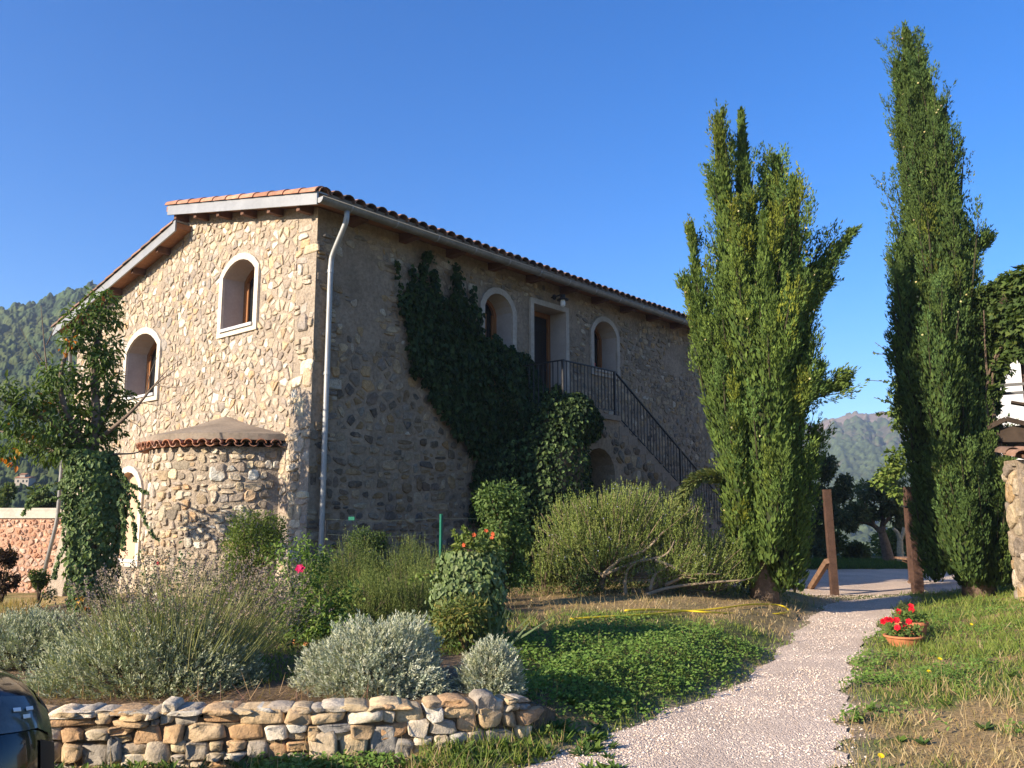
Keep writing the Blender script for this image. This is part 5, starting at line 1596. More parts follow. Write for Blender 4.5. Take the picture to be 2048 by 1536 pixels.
c = on(-4.15, 7.5); dome_plant('lavender_cotton', 'wide silver-green bush behind the black car', c, (.62, .55, .42), 2600, 12, .09, .04, .008, SILV[:3] + SILVG, 'silver_leaf', 'bush', up=.4, lumps=.2, seed=6, group='silver bushes in the raised bed')

def big_lavender():
    c = on(-2.7, 6.7)
    t = dome_plant('lavender', 'sprawling lavender with long spent flower stalks filling the bed behind the wall', c, (.88, .7, .55), 5000, 9, .1, .045, .009, SILVG + [(.24, .26, .13)], 'silver_leaf', 'lavender', up=.45, seed=8, lumps=.3)
    n = 1250
    st = Geo(); fl_ = Geo()
    d = rdir(n); d[:, 2] = np.abs(d[:, 2]) * .9 + .25; d = nrm(d)
    P0 = A(c) + d * A([.6, .5, .34]) + N.normal(size=(n, 3)) * A([.12, .1, .03]) + A([.12, .15, .08])
    D = nrm(d * A([.75, .5, .4]) + Z * .75 + A([.08, 0, 0]) + rdir(n) * .22); ln = N.uniform(.22, .6, n)
    leaves(st, P0, D, rdir(n), ln, .0055, BLADE, pick([(.24, .25, .1), (.3, .28, .14), (.2, .21, .08)], n), nb=ln * .2)
    tip = P0 + D * (ln * .97)[:, None]
    K = 9
    pos = tip[:, None] + (np.arange(K) / K * .055)[None, :, None] * D[:, None] + N.normal(size=(n, K, 3)) * .004
    leaves(fl_, pos.reshape(-1, 3), (D[:, None] + N.normal(size=(n, K, 3)) * .9).reshape(-1, 3), rdir(n * K), .018, .011, LEAF2, np.repeat(pick([(.2, .165, .11), (.25, .2, .13), (.16, .13, .1), (.2, .155, .14)], n), K, 0))
    st.obj('flower_stalks', 'grass_blade', t); fl_.obj('spent_flowers', 'twig', t)
    # dry straw at its foot
    g = Geo(); n = 700
    P = np.stack([N.uniform(-3.2, -.9, n), N.uniform(5.85, 6.25, n), 0 * N.random(n)], -1); P[:, 2] = zg(P[:, 0], P[:, 1]) + .01
    leaves(g, P, rdir(n) * A([1, .6, .3]) + A([0, -.3, .2]), Z + rdir(n) * .4, N.uniform(.08, .25, n), .005, BLADE, pick([(.36, .24, .13), (.3, .19, .1), (.24, .13, .09)], n), nb=.03)
    g.obj('dry_straw', 'grass_blade', None, kind='stuff')
big_lavender()

ROSM = [(.12, .155, .042), (.15, .18, .05), (.095, .13, .038), (.18, .205, .06)]
def rosemary_clump(label, u, v0, vb, Y, wpx, n, seed):
    c = on(dep(u, vb, Y)[0], Y); zt = dep(u, v0, Y)[2]; wr = wpx * Y / F
    dome_plant('rosemary', label, c, (wr, wr * .9, (zt - c[2]) * .92), n, 15, .2, .026, .0065, ROSM, 'needle', 'rosemary', up=1.4, seed=seed, lumps=.5, group='rosemary bushes along the wall')
leafy_shrub('leafy_bush', 'dense dark leafy bush between the rosemaries and the shaded wall', 735, 1062, 1200, 11.2, 62, [(.07, .105, .03), (.09, .13, .035), (.055, .085, .025)], .04, .017, 4200, clumps=26, droop=0)
rosemary_clump('tall rosemary tucked behind the fence stake', 868, 1085, 1200, 10.9, 46, 900, 17)
rosemary_clump('dark green rosemary right of the downpipe foot behind the rose', 690, 1066, 1230, 10.4, 100, 2800, 12)
rosemary_clump('pointed light green rosemary standing left of the green fence stake', 806, 1075, 1240, 10.2, 58, 1500, 13)
rosemary_clump('low rosemary in front of the fence stake left of the ivy stump', 830, 1130, 1250, 9.6, 70, 1500, 14)
rosemary_clump('low rosemary between the rose bush and the pointed rosemary', 735, 1140, 1255, 9.5, 70, 1600, 15)

def big_rosemary():
    b = on(1.35, 13.6); Y = 13.6
    P = lambda a, c, dy=0: dep(a, c, Y + dy)
    t = thing('rosemary', 'huge old rosemary with bare twisted branches beside the cypress', 'rosemary', b, 'rosemary bushes along the wall')
    br = Geo(); SP, SD, SC_ = [], [], []
    fork = P(1205, 1150)
    br.tube([b, (b + fork) / 2 + A([.03, 0, 0]), fork], [.07, .06, .05], 7, col=(.26, .2, .14))
    b2 = P(1300, 1180); br.tube(bez([b + A([.4, .2, 0]), b2, P(1340, 1150)], 8), np.linspace(.06, .04, 9), 6, col=(.24, .18, .12))
    def go(p0, tg, k, bow, lit=1.0, r0=.0075):
        mid = (p0 + tg) / 2 + A(bow)
        pts = A(bez([p0, mid, tg], 14))
        br.tube(pts, np.linspace(r0, .004, 15), 5, col=pc([(.2, .155, .1), (.24, .185, .12), (.16, .12, .08)]))
        for _ in range(k):
            q_ = R.uniform(.55, 1.0); i = min(13, int(q_ * 14)); p = pts[i] + N.normal(size=3) * A([.1, .1, .05])
            SP.append(p); SD.append(A([0, 0, 1.]) + .5 * nrm(pts[i + 1] - pts[i]) + N.normal(size=3) * .2)
    for k in range(175):
        u = R.uniform(1072, 1425); q_ = (u - 1072) / 353
        top = np.interp(u, [1070, 1100, 1150, 1200, 1250, 1330, 1400, 1430], [1025, 995, 985, 975, 962, 975, 1000, 1035])
        v = top + R.random() ** 1.6 * np.interp(u, [1070, 1200, 1420], [110, 70, 100]) + 12
        go(fork if u < 1330 or R.random() < .4 else P(1340, 1150), P(u, v, R.uniform(-.75, .6)), 22, (R.uniform(-.1, .1), R.uniform(-.1, .1), R.uniform(-.25, -.02)))
    for k in range(46):
        u = R.uniform(1090, 1400); v = 1075 + R.random() * 85
        go(fork if u < 1280 else P(1340, 1150), P(u, v, R.uniform(-.9, -.1)), 15, (0, R.uniform(-.1, .1), R.uniform(-.2, .0)))
    for k in range(52):
        u = R.uniform(1385, 1510); v = np.interp(u, [1385, 1440, 1515], [1085, 1070, 1105]) + R.random() * 70
        go(P(1340, 1160), P(u, v, R.uniform(-.5, .4)), 20, (0, R.uniform(-.1, .1), R.uniform(-.3, -.1)))
    for (u, v) in ((1100, 1080), (1085, 1120), (1072, 1110), (1092, 1150), (1300, 1110), (1285, 1125), (1380, 1120), (1375, 1140), (1225, 1062), (1150, 1065)):
        for _ in range(3): go(fork if u > 1110 else P(1090, 1185), P(u + R.uniform(-10, 10), v + R.uniform(-10, 10), R.uniform(-.6, -.2)), 16, (0, 0, -.1), r0=.012)
    for px in ([(1205, 1150), (1270, 1125), (1330, 1110), (1350, 1080)], [(1290, 1190), (1340, 1175), (1420, 1165), (1490, 1160)], [(1300, 1180), (1310, 1150), (1340, 1130)], [(1210, 1155), (1180, 1130), (1160, 1100)], [(1330, 1170), (1380, 1150), (1440, 1148)], [(1250, 1190), (1255, 1140), (1300, 1110)], [(1205, 1150), (1240, 1120), (1290, 1100), (1330, 1060)], [(1310, 1120), (1350, 1135), (1380, 1150)]):
        br.tube(bez([P(a, c, -.45) for a, c in px], 14), np.linspace(.032, .012, 15), 6, col=pc([(.25, .19, .125), (.2, .15, .1)]))
    br.obj('branches', 'twig', t)
    SP, SD = A(SP), A(SD); n = len(SP)
    g = Geo(); shoots(g, SP, SD, N.uniform(.14, .28, n), 16, .034, .0145, pick([(.15, .19, .045), (.18, .215, .055), (.12, .16, .04), (.2, .225, .07)], n))
    g.obj('foliage', 'needle', t)
    f = Geo(); k = N.random(n) < .12; m = k.sum()
    leaves(f, SP[k] + Z * .14 + N.normal(size=(m, 3)) * .02, rdir(m) + Z * .3, rdir(m), .025, .018, LEAF2, pick([(.32, .33, .46), (.4, .4, .48)], m))
    f.obj('flowers', 'petal', t, kind='stuff')
big_rosemary()

def sword_leaves():
    b = on(-.18, 7.9); t = thing('iris_clump', 'clump of long sword-shaped leaves at the foot of the ivy stump', 'iris', b)
    for k in range(16):
        g = Geo(); a = R.uniform(-1.3, 1.3); ln = R.uniform(.35, .75)
        leaves(g, [b + A([R.uniform(-.12, .12), R.uniform(-.08, .08), 0])], [A([math.sin(a) * .8, R.uniform(-.3, .3), math.cos(a) + .2])], [A([R.uniform(-.5, .5), -1, .2])], [ln], [.022], BLADE, vary((.11, .15, .07), 1), nb=[ln * .4])
        g.obj('leaf', 'leaf', t)
sword_leaves()

# ------------------------------------------------------------------ grass, clover, weeds
def lawn_points(n, x0=-1.2, x1=10.5, y0=4.7, y1=17.6, pw=1.7):
    y = y0 + (y1 - y0) * N.random(n) ** pw
    half = .64 * y + .6
    x = N.uniform(-1, 1, n) * half
    xl = np.interp(y, PLc[:, 1], PLc[:, 0]); xr = np.interp(y, PRc[:, 1], PRc[:, 0])
    e = .22 * (fbm(x * 2.5, y * 2.5, 101) - .45)
    path = (x > xl + e) & (x < xr - e) & (y < 17.8)
    bed = (x < -.12) & (y > ywall(np.minimum(x, .3)) - .04) & (y < 7.6 + .8 * (x + .6))
    ok = ~path & ~bed & ~inpoly(x, y, YARD) & ((x > -2.6) | (y < 5.7))
    # under the house and stair
    s = (x - C0[0]) * L[0] + (y - C0[1]) * L[1]; o = -((x - C0[0]) * G[0] + (y - C0[1]) * G[1])
    ok &= ~((o < .2) & (s > -.1))
    return x[ok], y[ok], xl[ok], xr[ok]

def greenz_(x, y):
    xl = np.interp(y, PLc[:, 1], PLc[:, 0])
    return np.where(x < xl, sstep(6.2, 7.0, y) * sstep(11.4, 10.4, y), 0)

def grass():
    x, y, xl, xr = lawn_points(150000)
    n1 = .6 * fbm(x * .9, y * .9, 21) + .4 * fbm(x * 4, y * 4, 22)
    left = x < xl
    dryz = np.where(left, sstep(10.4, 11.4, y) * sstep(16.5, 14.6, y), 0)
    greenz = np.where(left, sstep(6.2, 7.0, y) * sstep(11.4, 10.4, y), sstep(8.2, 10.2, y + .8 * (fbm(x * .7, y * .7, 33) - .5) * 3))
    gr = np.clip(sstep(.38, .56, n1) * .8 + greenz * .75 - dryz * .75 - np.where(left, 0, sstep(8.4, 6.6, y) * .45), 0, 1)
    edge = np.minimum(np.abs(x - xl), np.abs(x - xr))
    dens = np.clip(.35 + .65 * gr, 0, 1) * np.where(edge < .3, .75, 1) * np.where(fbm(x * 5, y * 5, 24) < .36, .35, 1)
    k = N.random(len(x)) < dens
    x, y, gr, left = x[k], y[k], gr[k], left[k]
    n = len(x)
    isg = N.random(n) < gr
    cg = pick([(.14, .19, .032), (.18, .22, .042), (.11, .16, .028), (.22, .24, .06)], n)
    cd = pick([(.36, .27, .13), (.3, .21, .1), (.42, .33, .18), (.25, .2, .08), (.33, .22, .12)], n)
    c = np.where(isg[:, None], cg, cd)
    h = N.uniform(.025, .07, n) * (1 + .5 * gr) * np.where(greenz_(x, y) > .5, .7, 1) * np.where(fbm(x * 2.2, y * 2.2, 25) > .58, 1.7, 1) * np.where((~left) & (x > 3.5), 1.15, 1)
    P = np.stack([x, y, zg(x, y) - .003], -1)
    D = Z * 1.0 + N.normal(size=(n, 3)) * A([.55, .55, .12]) 
    g = Geo(); leaves(g, P, D, rdir(n), h, N.uniform(.0045, .009, n) * (.7 + y / 16), BLADE, c, nb=h * .8)
    g.obj('grass', 'grass_blade', kind='stuff')
    # tall dry stems
    k = N.permutation(n)[:2600]; k = k[~isg[k]]
    g = Geo(); m = len(k)
    leaves(g, P[k], Z + N.normal(size=(m, 3)) * A([.4, .4, .1]), rdir(m), N.uniform(.12, .26, m), .0045, BLADE, pick([(.45, .34, .18), (.38, .28, .14)], m), nb=.06)
    g.obj('dry_grass_stems', 'grass_blade', kind='stuff')
grass()

SUN_V = A(SUN)
def clover():
    x, y, xl, xr = lawn_points(260000, y1=15)
    d = xl - x; left = d > 0
    m = np.where(left, sstep(.02, .3, d) * sstep(2.6, 1.6, d) * sstep(6.2, 6.9, y) * sstep(10.5, 9.6, y), 0)
    m = np.maximum(m, np.where(left & (y < 7.0), sstep(.55, .75, fbm(x * 2, y * 2, 111)) * .9, 0))
    m = np.maximum(m, np.where(~left, sstep(.54, .64, fbm(x * 1.3, y * 1.3, 112)) * sstep(12, 10, y) * sstep(6.6, 8.2, y), 0))
    m = np.maximum(m, np.where(~left, sstep(.66, .74, fbm(x * 1.9, y * 1.9, 113)) * .8, 0))
    k = N.random(len(x)) < m * .9
    x, y = x[k][:46000], y[k][:46000]; n = len(x)
    hz = N.random(n) ** .7 * (.06 + .09 * fbm(x * 2, y * 2, 114))
    P = np.stack([x, y, zg(x, y) + hz], -1)
    g = Geo()
    c = pick([(.105, .18, .034), (.125, .205, .04), (.085, .15, .03), (.16, .225, .055)], n)
    leaves(g, P, rdir(n) * A([1, 1, .3]), Z * .8 + SUN_V * .7 + rdir(n) * .4, N.uniform(.022, .045, n), N.uniform(.018, .032, n), LEAF2, c)
    g.obj('clover', 'leaf', kind='stuff')
clover()

def weeds():
    g = Geo()
    for k in range(210):
        if k < 120:
            x = R.uniform(-3.0, .7); y = float(ywall(min(x, .43))) - R.uniform(.08, .42) if x < .4 else R.uniform(5.5, 6.6)
        elif k < 170:
            x = R.uniform(.3, 1.2); y = R.uniform(5.5, 7.2)
            if x > np.interp(y, PLc[:, 1], PLc[:, 0]) - .05: continue
        else:
            y = R.uniform(5.4, 12); x = float(np.interp(y, PRc[:, 1], PRc[:, 0])) + R.uniform(.1, 3.2)
        z = zf(x, y); m = R.randint(7, 16); a = N.random(m) * 6.283
        bright = R.random()
        D = np.stack([np.cos(a), np.sin(a), N.uniform(.25, 1.1, m)], -1)
        leaves(g, np.tile([x, y, z], (m, 1)), D, Z + .3 * rdir(m), N.uniform(.05, .12, m), N.uniform(.018, .04, m), LEAF4, pick([(.1, .16, .03), (.13, .19, .04)] if bright > .4 else [(.06, .1, .03), (.07, .12, .03)], m))
    g.obj('broad_leaved_weeds', 'leaf', kind='stuff')
    # dry growth on the rough ground at the far left
    g = Geo(); n = 9000
    y = N.uniform(9.5, 17, n); x = -.53 * y - N.random(n) * .16 * y - .2
    P = np.stack([x, y, zg(x, y)], -1)
    leaves(g, P, Z + N.normal(size=(n, 3)) * .5, rdir(n), N.uniform(.06, .22, n), .012, BLADE, pick([(.4, .28, .14), (.34, .22, .1), (.16, .16, .05), (.28, .2, .09)], n), nb=.04)
    g.obj('rough_dry_grass', 'grass_blade', kind='stuff')
    # tangle under the shrubs
    g = Geo(); n = 16000
    x = N.uniform(-3.2, 4.6, n); y = N.uniform(7.6, 15.2, n)
    s = (x - C0[0]) * L[0] + (y - C0[1]) * L[1]; o = -((x - C0[0]) * G[0] + (y - C0[1]) * G[1])
    k = ((o > .1) | (s < -.1)) & ((x < -.7) | (y > 12.8 + .25 * np.clip(x, 0, 9))) ; x, y = x[k], y[k]; n = len(x)
    P = np.stack([x, y, zg(x, y) + .12 * N.random(n)], -1)
    leaves(g, P, rdir(n) + Z * .5, Z + rdir(n) * .6, N.uniform(.03, .075, n), N.uniform(.012, .03, n), LEAF4, pick([(.07, .1, .03), (.1, .13, .04), (.12, .11, .05), (.05, .075, .025), (.16, .17, .05)], n))
    g.obj('ground_cover', 'leaf', kind='stuff')
weeds()

def dandelions():
    for u, v, lab in [(1858, 1343, 'lower of two small yellow wildflowers just below the flower pots'), (1880, 1318, 'upper of two small yellow wildflowers just below the flower pots'), (1762, 1512, 'small yellow wildflower at the bottom of the picture near the gravel'), (1943, 1249, 'small yellow wildflower in the grass right of the flower pots')]:
        p = gnd(u, v, .2)
        for _ in range(5): p = gnd(u, v, zf(p[0], p[1]) + .09)
        t = thing('yellow_flower', lab, 'flower', (p[0], p[1], p[2] - .09), 'yellow wildflowers in the grass')
        Geo().tube([p - Z * .09, p], .003, 4, col=(.1, .15, .04)).obj('stem', 'twig', t)
        f = Geo(); petals(f, p, (0, -.6, 1), .022, (.75, .55, .02), 10); f.obj('head', 'petal', t)
dandelions()

# ------------------------------------------------------------------ beyond the gate: verge, trees, hedge
def far_garden():
    g = Geo(); n = 14000
    y = N.uniform(25.1, 29.5, n); x = y * N.uniform(.30, .52, n)
    P = np.stack([x, y, zg(x, y)], -1)
    leaves(g, P, Z + N.normal(size=(n, 3)) * .4, rdir(n), N.uniform(.06, .16, n), .03, BLADE, pick([(.07, .12, .03), (.055, .095, .028)], n), nb=.03)
    g.obj('verge_grass', 'grass_blade', kind='stuff')
    def tree(label, base, px_trunk, crowns, n, l, pal, Y, tr=.14, bark='bark', name='olive_tree', cat='tree'):
        t = thing(name, label, cat, base)
        tk = Geo()
        for pts, r0, r1 in px_trunk:
            q_ = bez([dep(u, v, Y + dy) for u, v, dy in pts], 12); tk.tube(q_, np.linspace(r0, r1, 13), 7, col=(.1, .08, .06))
        tk.obj('trunk', bark, t)
        if crowns:
            g = Geo()
            for (u, v, rx, rz, k) in crowns:
                for _ in range(5):
                    c = dep(u + R.uniform(-.6, .6) * rx, v + R.uniform(-.6, .6) * rz, Y + R.uniform(-1, 1))
                    leaf_cloud(g, c, (rx * .55 * Y / F, rx * .5 * Y / F, rz * .5 * Y / F), int(n * k / 5), l, l * .4, pal, droop=.15, shell=.1)
            g.obj('crown', 'leaf', t)
    Y = 28.3; b = gnd(1776, 1126)
    tree('dark rounded tree with a leaning forked trunk between the gate posts', b,
         [([(1779, 1128, 0), (1772, 1095, 0), (1764, 1066, 0)], .2, .13), ([(1764, 1066, 0), (1745, 1050, .2), (1715, 1042, .3)], .1, .04), ([(1764, 1066, 0), (1766, 1035, .2), (1760, 1000, .3)], .11, .03), ([(1766, 1050, 0), (1785, 1025, -.2), (1800, 995, -.3)], .07, .03), ([(1750, 1053, 0), (1738, 1030, 0), (1730, 1005, 0)], .06, .02)],
         [(1752, 985, 42, 26, 1.2), (1715, 1020, 32, 24, .9), (1790, 1005, 36, 30, 1.0), (1700, 1045, 22, 16, .5), (1760, 1030, 34, 18, .7), (1805, 1045, 24, 18, .5), (1775, 962, 30, 18, .6)], 1300, .16, [(.085, .11, .05), (.1, .12, .055), (.065, .09, .04), (.12, .13, .065)], Y)
    Y = 25.6; b = on(*(dep(1600, 1100, Y)[:2]))
    tree('dense dark tree showing between the broad cypress and the left gate post', b,
         [([(1610, 1130, 0), (1612, 1060, 0), (1622, 960, 0)], .16, .05)],
         [(1640, 930, 32, 34, 1.0), (1660, 985, 40, 34, 1.2), (1640, 1040, 36, 34, 1.1), (1675, 1035, 26, 26, .7), (1625, 985, 30, 40, 1.0), (1690, 965, 18, 20, .35), (1625, 1090, 26, 26, .6)], 1500, .13, [(.055, .075, .042), (.068, .09, .048), (.045, .062, .036), (.085, .1, .055)], Y)
    Y = 26.5; b = on(*(dep(1800, 1110, Y)[:2]))
    tree('pale bare forked trunk beside the picnic bench', b, [([(1801, 1122, 0), (1800, 1100, 0), (1800, 1082, 0)], .11, .09), ([(1800, 1083, 0), (1795, 1066, 0), (1786, 1057, 0)], .07, .05), ([(1800, 1083, 0), (1806, 1066, 0), (1808, 1055, 0)], .07, .05)], None, 0, 0, None, Y, bark='bark_pale', name='bare_trunk')
    for lab, u, v0, v1, Y, wp, pal in (('olive-green hedge bush behind the left gate post', 1655, 1072, 1130, 30.5, 48, [(.09, .11, .035), (.12, .13, .045), (.07, .09, .03)]), ('yellow-green bush behind the leaning tree trunk', 1795, 1075, 1128, 33.0, 60, [(.1, .13, .035), (.13, .16, .045), (.08, .11, .03)]), ('low bush in the gap between hedge and leaning trunk', 1712, 1095, 1130, 31.0, 26, [(.1, .11, .05), (.08, .1, .04)])):
        leafy_shrub('hedge_bush', lab, u, v0, v1, Y, wp, pal, .17, .085, 2600, cat='bush', clumps=24, droop=0)
    # trees behind the garden wall on the left
    for lab, u, v0, v1, Y, wp in (('dark green bush rising over the pink wall next to the house corner', 95, 972, 1060, 26, 42), ('green bush rising over the pink wall at the left edge', 10, 968, 1060, 27, 36)):
        leafy_shrub('hedge_bush', lab, u, v0, v1, Y, wp, [(.08, .11, .03), (.1, .12, .035), (.06, .085, .025)], .16, .08, 1700, cat='bush', clumps=20, droop=0)
far_garden()

# ------------------------------------------------------------------ right edge: outbuilding, tiled wall, pergola with vine
def right_side():
    # low stone wall with a canal tile coping
    b = A([8.15, 13.6])
    t = thing('tiled_wall', 'rubble wall capped with curved clay tiles at the right edge beside the tall cypress', 'wall', (b[0], b[1], .35))
    d = nrm(A([1., -.12])); n_ = A([-.12, -1.]); n_ = n_ / np.linalg.norm(n_)
    f = lambda x, z, o: A([*(b + d * x + n_ * o), z])
    Geo().box(f(0, -.2, 0), f(3.2, -.2, 0) - f(0, -.2, 0), f(0, 0, -.45) - f(0, 0, 0), Z * 2.66).obj('wall', 'mortar_shaded', t)
    for c, p, s in coursed(0, 1.6, .2, 2.42, (.13, .24), (.18, .42), lambda a, z: z < 2.5, (.78, .95), jit=.3, minsize=.05):
        g = Geo(); stone_mesh(g, c, p, s, f, R.uniform(.015, .035), pc(PAL_GREY + PAL_LOW), inner=.95); g.obj('stone', 'stone_shaded', t)  # dark palettes put this wall's shade into the stone colour
    for c, p, s in rubble(-.45, 0, .2, 2.42, .26, .2, lambda a, z: True, (.78, .95), .05, minsize=.05):
        g = Geo(); stone_mesh(g, c, p, s, lambda x, z, o: f(-o, z, x), R.uniform(.03, .06), pc(PAL_GREY)); g.obj('stone', 'stone', t)
    for k in range(7):
        x = .02 + .26 * k
        for j in range(2):
            g = Geo(); half_tile(g, f(x, 2.5 + .07 * j, .18 - .32 * j), f(0, .14, -1) - f(0, 0, 0), Z, .42, .13, .11, col=pc(PAL_OLD_SHADED)); g.obj('tile', 'terracotta', t)
            g = Geo(); half_tile(g, f(x + .13, 2.53 + .07 * j, .16 - .32 * j), f(0, .14, -1) - f(0, 0, 0), Z, .42, .12, .1, col=pc(PAL_OLD_SHADED), flip=True); g.obj('tile', 'terracotta', t)
    # white rendered house behind
    Yh = 24.0
    p0 = dep(1966, 860, Yh)
    t = thing('white_house', 'sunlit white rendered house wall glimpsed behind the vine pergola', 'house', (p0[0], p0[1], .3))
    Geo().prism([(p0[0], Yh, .2), (p0[0] + 6, Yh, .2), (p0[0] + 8.6, Yh + 4, .2), (p0[0] + 2.9, Yh + 4, .2)], (0, 0, 6.6)).obj('wall', 'white_wall', t)
    rf = Geo(); rf.prism([(p0[0] + 1.4, Yh - .5, 6.8), (p0[0] + 3.4, Yh + 4.4, 6.8), (p0[0] + 2.6, Yh + 2, 7.4)], (7, 0, 0)); rf.obj('roof', 'rafter_wood', t)
    # pergola
    Y = 14.6
    P = lambda u, v, dy=0: dep(u, v, Y + dy)
    t = thing('pergola', 'dark timber and iron pergola frame loaded with vine at the right edge', 'pergola', on(9.2, 15.0))
    bm = Geo().bar(P(1925, 636, 1.6), P(2110, 556, -.6), .14, .2); bm.obj('beam', 'dark_wood', t)
    for k in range(5): 
        f_ = k / 4; a = P(1925, 636, 1.6) * (1 - f_) + P(2110, 556, -.6) * f_
        Geo().bar(a + A([-.1, -.2, .12]), a + A([2.4, 2.9, .3]), .08, .12).obj('rafter', 'dark_wood', t)
    Geo().bar(P(2034, 592, .6), (P(2034, 592, .6)[0], P(2034, 592, .6)[1], .3), .07, .07).obj('post', 'rust', t)
    for v in (768, 785): Geo().bar(P(1985, v + 4, .8), P(2100, v - 4, .2), .05, .05).obj('rail', 'iron', t)
    Geo().bar(P(2022, 805, .6), P(2100, 818, .3), .3, .04).obj('shelf', 'dark_wood', t)
    # small tiled lean-to under it
    t2 = thing('lean_to', 'dark little lean-to roof above the tiled wall', 'roof', on(9.4, 15.4))
    r_ = Geo(); r_.prism([P(1975, 858, .8), P(2110, 842, .2), P(2110, 884, .2), P(1975, 884, .8)], (.1, 1.4, 0)); r_.obj('roof', 'dark_wood', t2)
    Geo().bar(P(1975, 856, .7), P(2012, 838, .5), .08, .08).obj('beam', 'dark_wood', t2); Geo().bar(P(2012, 838, .5), P(2110, 862, .2), .08, .08).obj('beam', 'dark_wood', t2)
    # vine
    t = thing('grape_vine', 'large-leaved grape vine sprawling over the pergola behind the tall cypress', 'vine', on(9.5, 15.6))
    g = Geo(); pal = [(.05, .08, .02), (.065, .1, .025), (.04, .065, .018), (.09, .12, .03)]; pal_lit = [(.13, .18, .035), (.16, .2, .045), (.1, .15, .03)]  # first palette puts the pergola's shade into the leaf colour, second is sunlit
    Yv = 22.0
    for (u, v, r_, n, Yc) in [(1965, 600, 26, 150, 15.4), (1990, 580, 26, 170, 15.2), (2020, 565, 26, 180, 14.6), (2050, 555, 30, 200, 14.2), (1980, 640, 40, 360, 15.4), (2025, 630, 44, 420, 14.8), (2060, 620, 40, 300, 14.4), (1985, 700, 34, 300, 15.6), (2020, 690, 34, 300, 15.2), (2040, 700, 26, 160, 14.8), (1985, 760, 22, 160, 15.6), (1978, 815, 22, 150, 15.6), (1990, 780, 16, 60, 15.2), (2000, 735, 24, 130, 15.2), (1985, 850, 18, 80, 15.4), (1965, 680, 30, 240, 15.8), (2045, 650, 34, 240, 14.4),
                               (1800, 790, 20, 90, Yv), (1795, 822, 22, 110, Yv), (1785, 915, 20, 70, Yv), (1795, 850, 16, 50, Yv), (1775, 945, 26, 120, Yv), (1800, 930, 26, 120, Yv), (1760, 962, 18, 60, Yv), (1800, 765, 18, 50, Yv), (1790, 985, 16, 35, Yv), (1815, 900, 20, 70, Yv), (1810, 740, 16, 40, Yv), (1805, 1000, 14, 25, Yv)]:
        k = r_ * Yc / F
        leaf_cloud(g, dep(u, v, Yc), (k, k * .8, k * .9), int(n * 1.3), .105, .1, pal if Yc < Yv else pal_lit, droop=.5, tp=IVYL, shell=.1)
    for px in ([(1830, 740), (1790, 715), (1745, 705)], [(1830, 745), (1790, 762), (1730, 760)], [(1820, 820), (1780, 805), (1748, 795)], [(1810, 815), (1770, 825), (1750, 830)], [(1820, 720), (1780, 705), (1750, 685)], [(1985, 880), (1998, 870), (2030, 850)]):
        pts = A(bez([dep(u, v, Yv) for u, v in px], 20)); Geo().tube(pts, .008, 4, col=(.14, .1, .06)).obj('stem', 'twig', t); n = 15; k = N.integers(4, 20, n)
        leaves(g, pts[k], rdir(n) - Z * .3, rdir(n) + Z * .3, N.uniform(.06, .11, n), .09, IVYL, pick(pal, n))
    for k in range(3):
        Geo().tube(bez([on(9.4 + R.uniform(-.3, .3), 15.6), dep(R.uniform(1965, 1990), 800, 15.3), dep(R.uniform(1960, 2060), 620, 15.0)], 10), np.linspace(.03, .01, 11), 5, col=(.14, .1, .07)).obj('stem', 'twig', t)
    g.obj('leaves', 'leaf', t)
    # broken terracotta by the cypress foot
    p = gnd(2000, 1168, .35)
    for _ in range(4): p = gnd(2000, 1168, zf(p[0], p[1]))
    t = thing('broken_jar', 'broken orange terracotta jar lying at the foot of the tall cypress', 'jar', p)
    g = Geo(); n = 16; V = []
    prof = [(.06, 0), (.16, .05), (.2, .16), (.19, .28), (.13, .34)]
    Geo().lathe(p + A([0, 0, 0]), prof, 11).obj('body', 'pot_clay', t)
    s = Geo(); s.ball(p + A([-.28, -.1, .08]), (.2, .16, .15), 9, 7, jit=.12); tag(s.obj('boulder', 'mortar', None), 'pale rounded stone at the foot of the tall cypress', 'stone')
    for dx, dy, lab in ((-.75, -.35, 'orange terracotta shard in the grass nearer the gate post'), (-.6, -.4, 'orange terracotta shard in the grass nearer the pale stone')):
        q_ = on(p[0] + dx, p[1] + dy, .03); s = Geo(); s.ball(q_, (.09, .06, .04), 7, 5, jit=.2); tag(s.obj('terracotta_shard', 'pot_clay', None), lab, 'shard', 'terracotta shards')
right_side()

# ------------------------------------------------------------------ far left: pylons, house on the slope
def pylons():
    for (u, v, h, lab) in ((22, 607, 5.2, 'thin lattice pylon on the lower left part of the ridge'), (190, 566, 6.2, 'thin lattice pylon near the top of the wooded hill')):
        a = azpx(u); top = hill_z(A([a]), A([396.]))[0]
        b = A([396 * math.sin(a), 396 * math.cos(a), top])
        t = thing('pylon', lab, 'pylon', b, 'pylons on the ridge')
        g = Geo(); hh = h
        for sx, sy in ((-1, -1), (1, -1), (1, 1), (-1, 1)): g.bar(b + A([sx * .55, sy * .55, -1]), b + A([sx * .12, sy * .12, hh]), .12, .12)
        for k in range(4):
            z0, z1 = hh * k / 4, hh * (k + 1) / 4; r0, r1 = .55 - .43 * k / 4, .55 - .43 * (k + 1) / 4
            for sy in (-1, 1): g.bar(b + A([-r0, sy * r0, z0]), b + A([r1, sy * r1, z1]), .07, .07)
        g.obj('mast', 'iron', t)
        for z, wd in ((.72, 1.0), (.86, .8)):
            c = Geo().bar(b + A([-wd, 0, hh * z]), b + A([wd, 0, hh * z]), .12, .1); c.obj('crossarm', 'iron', t)
pylons()

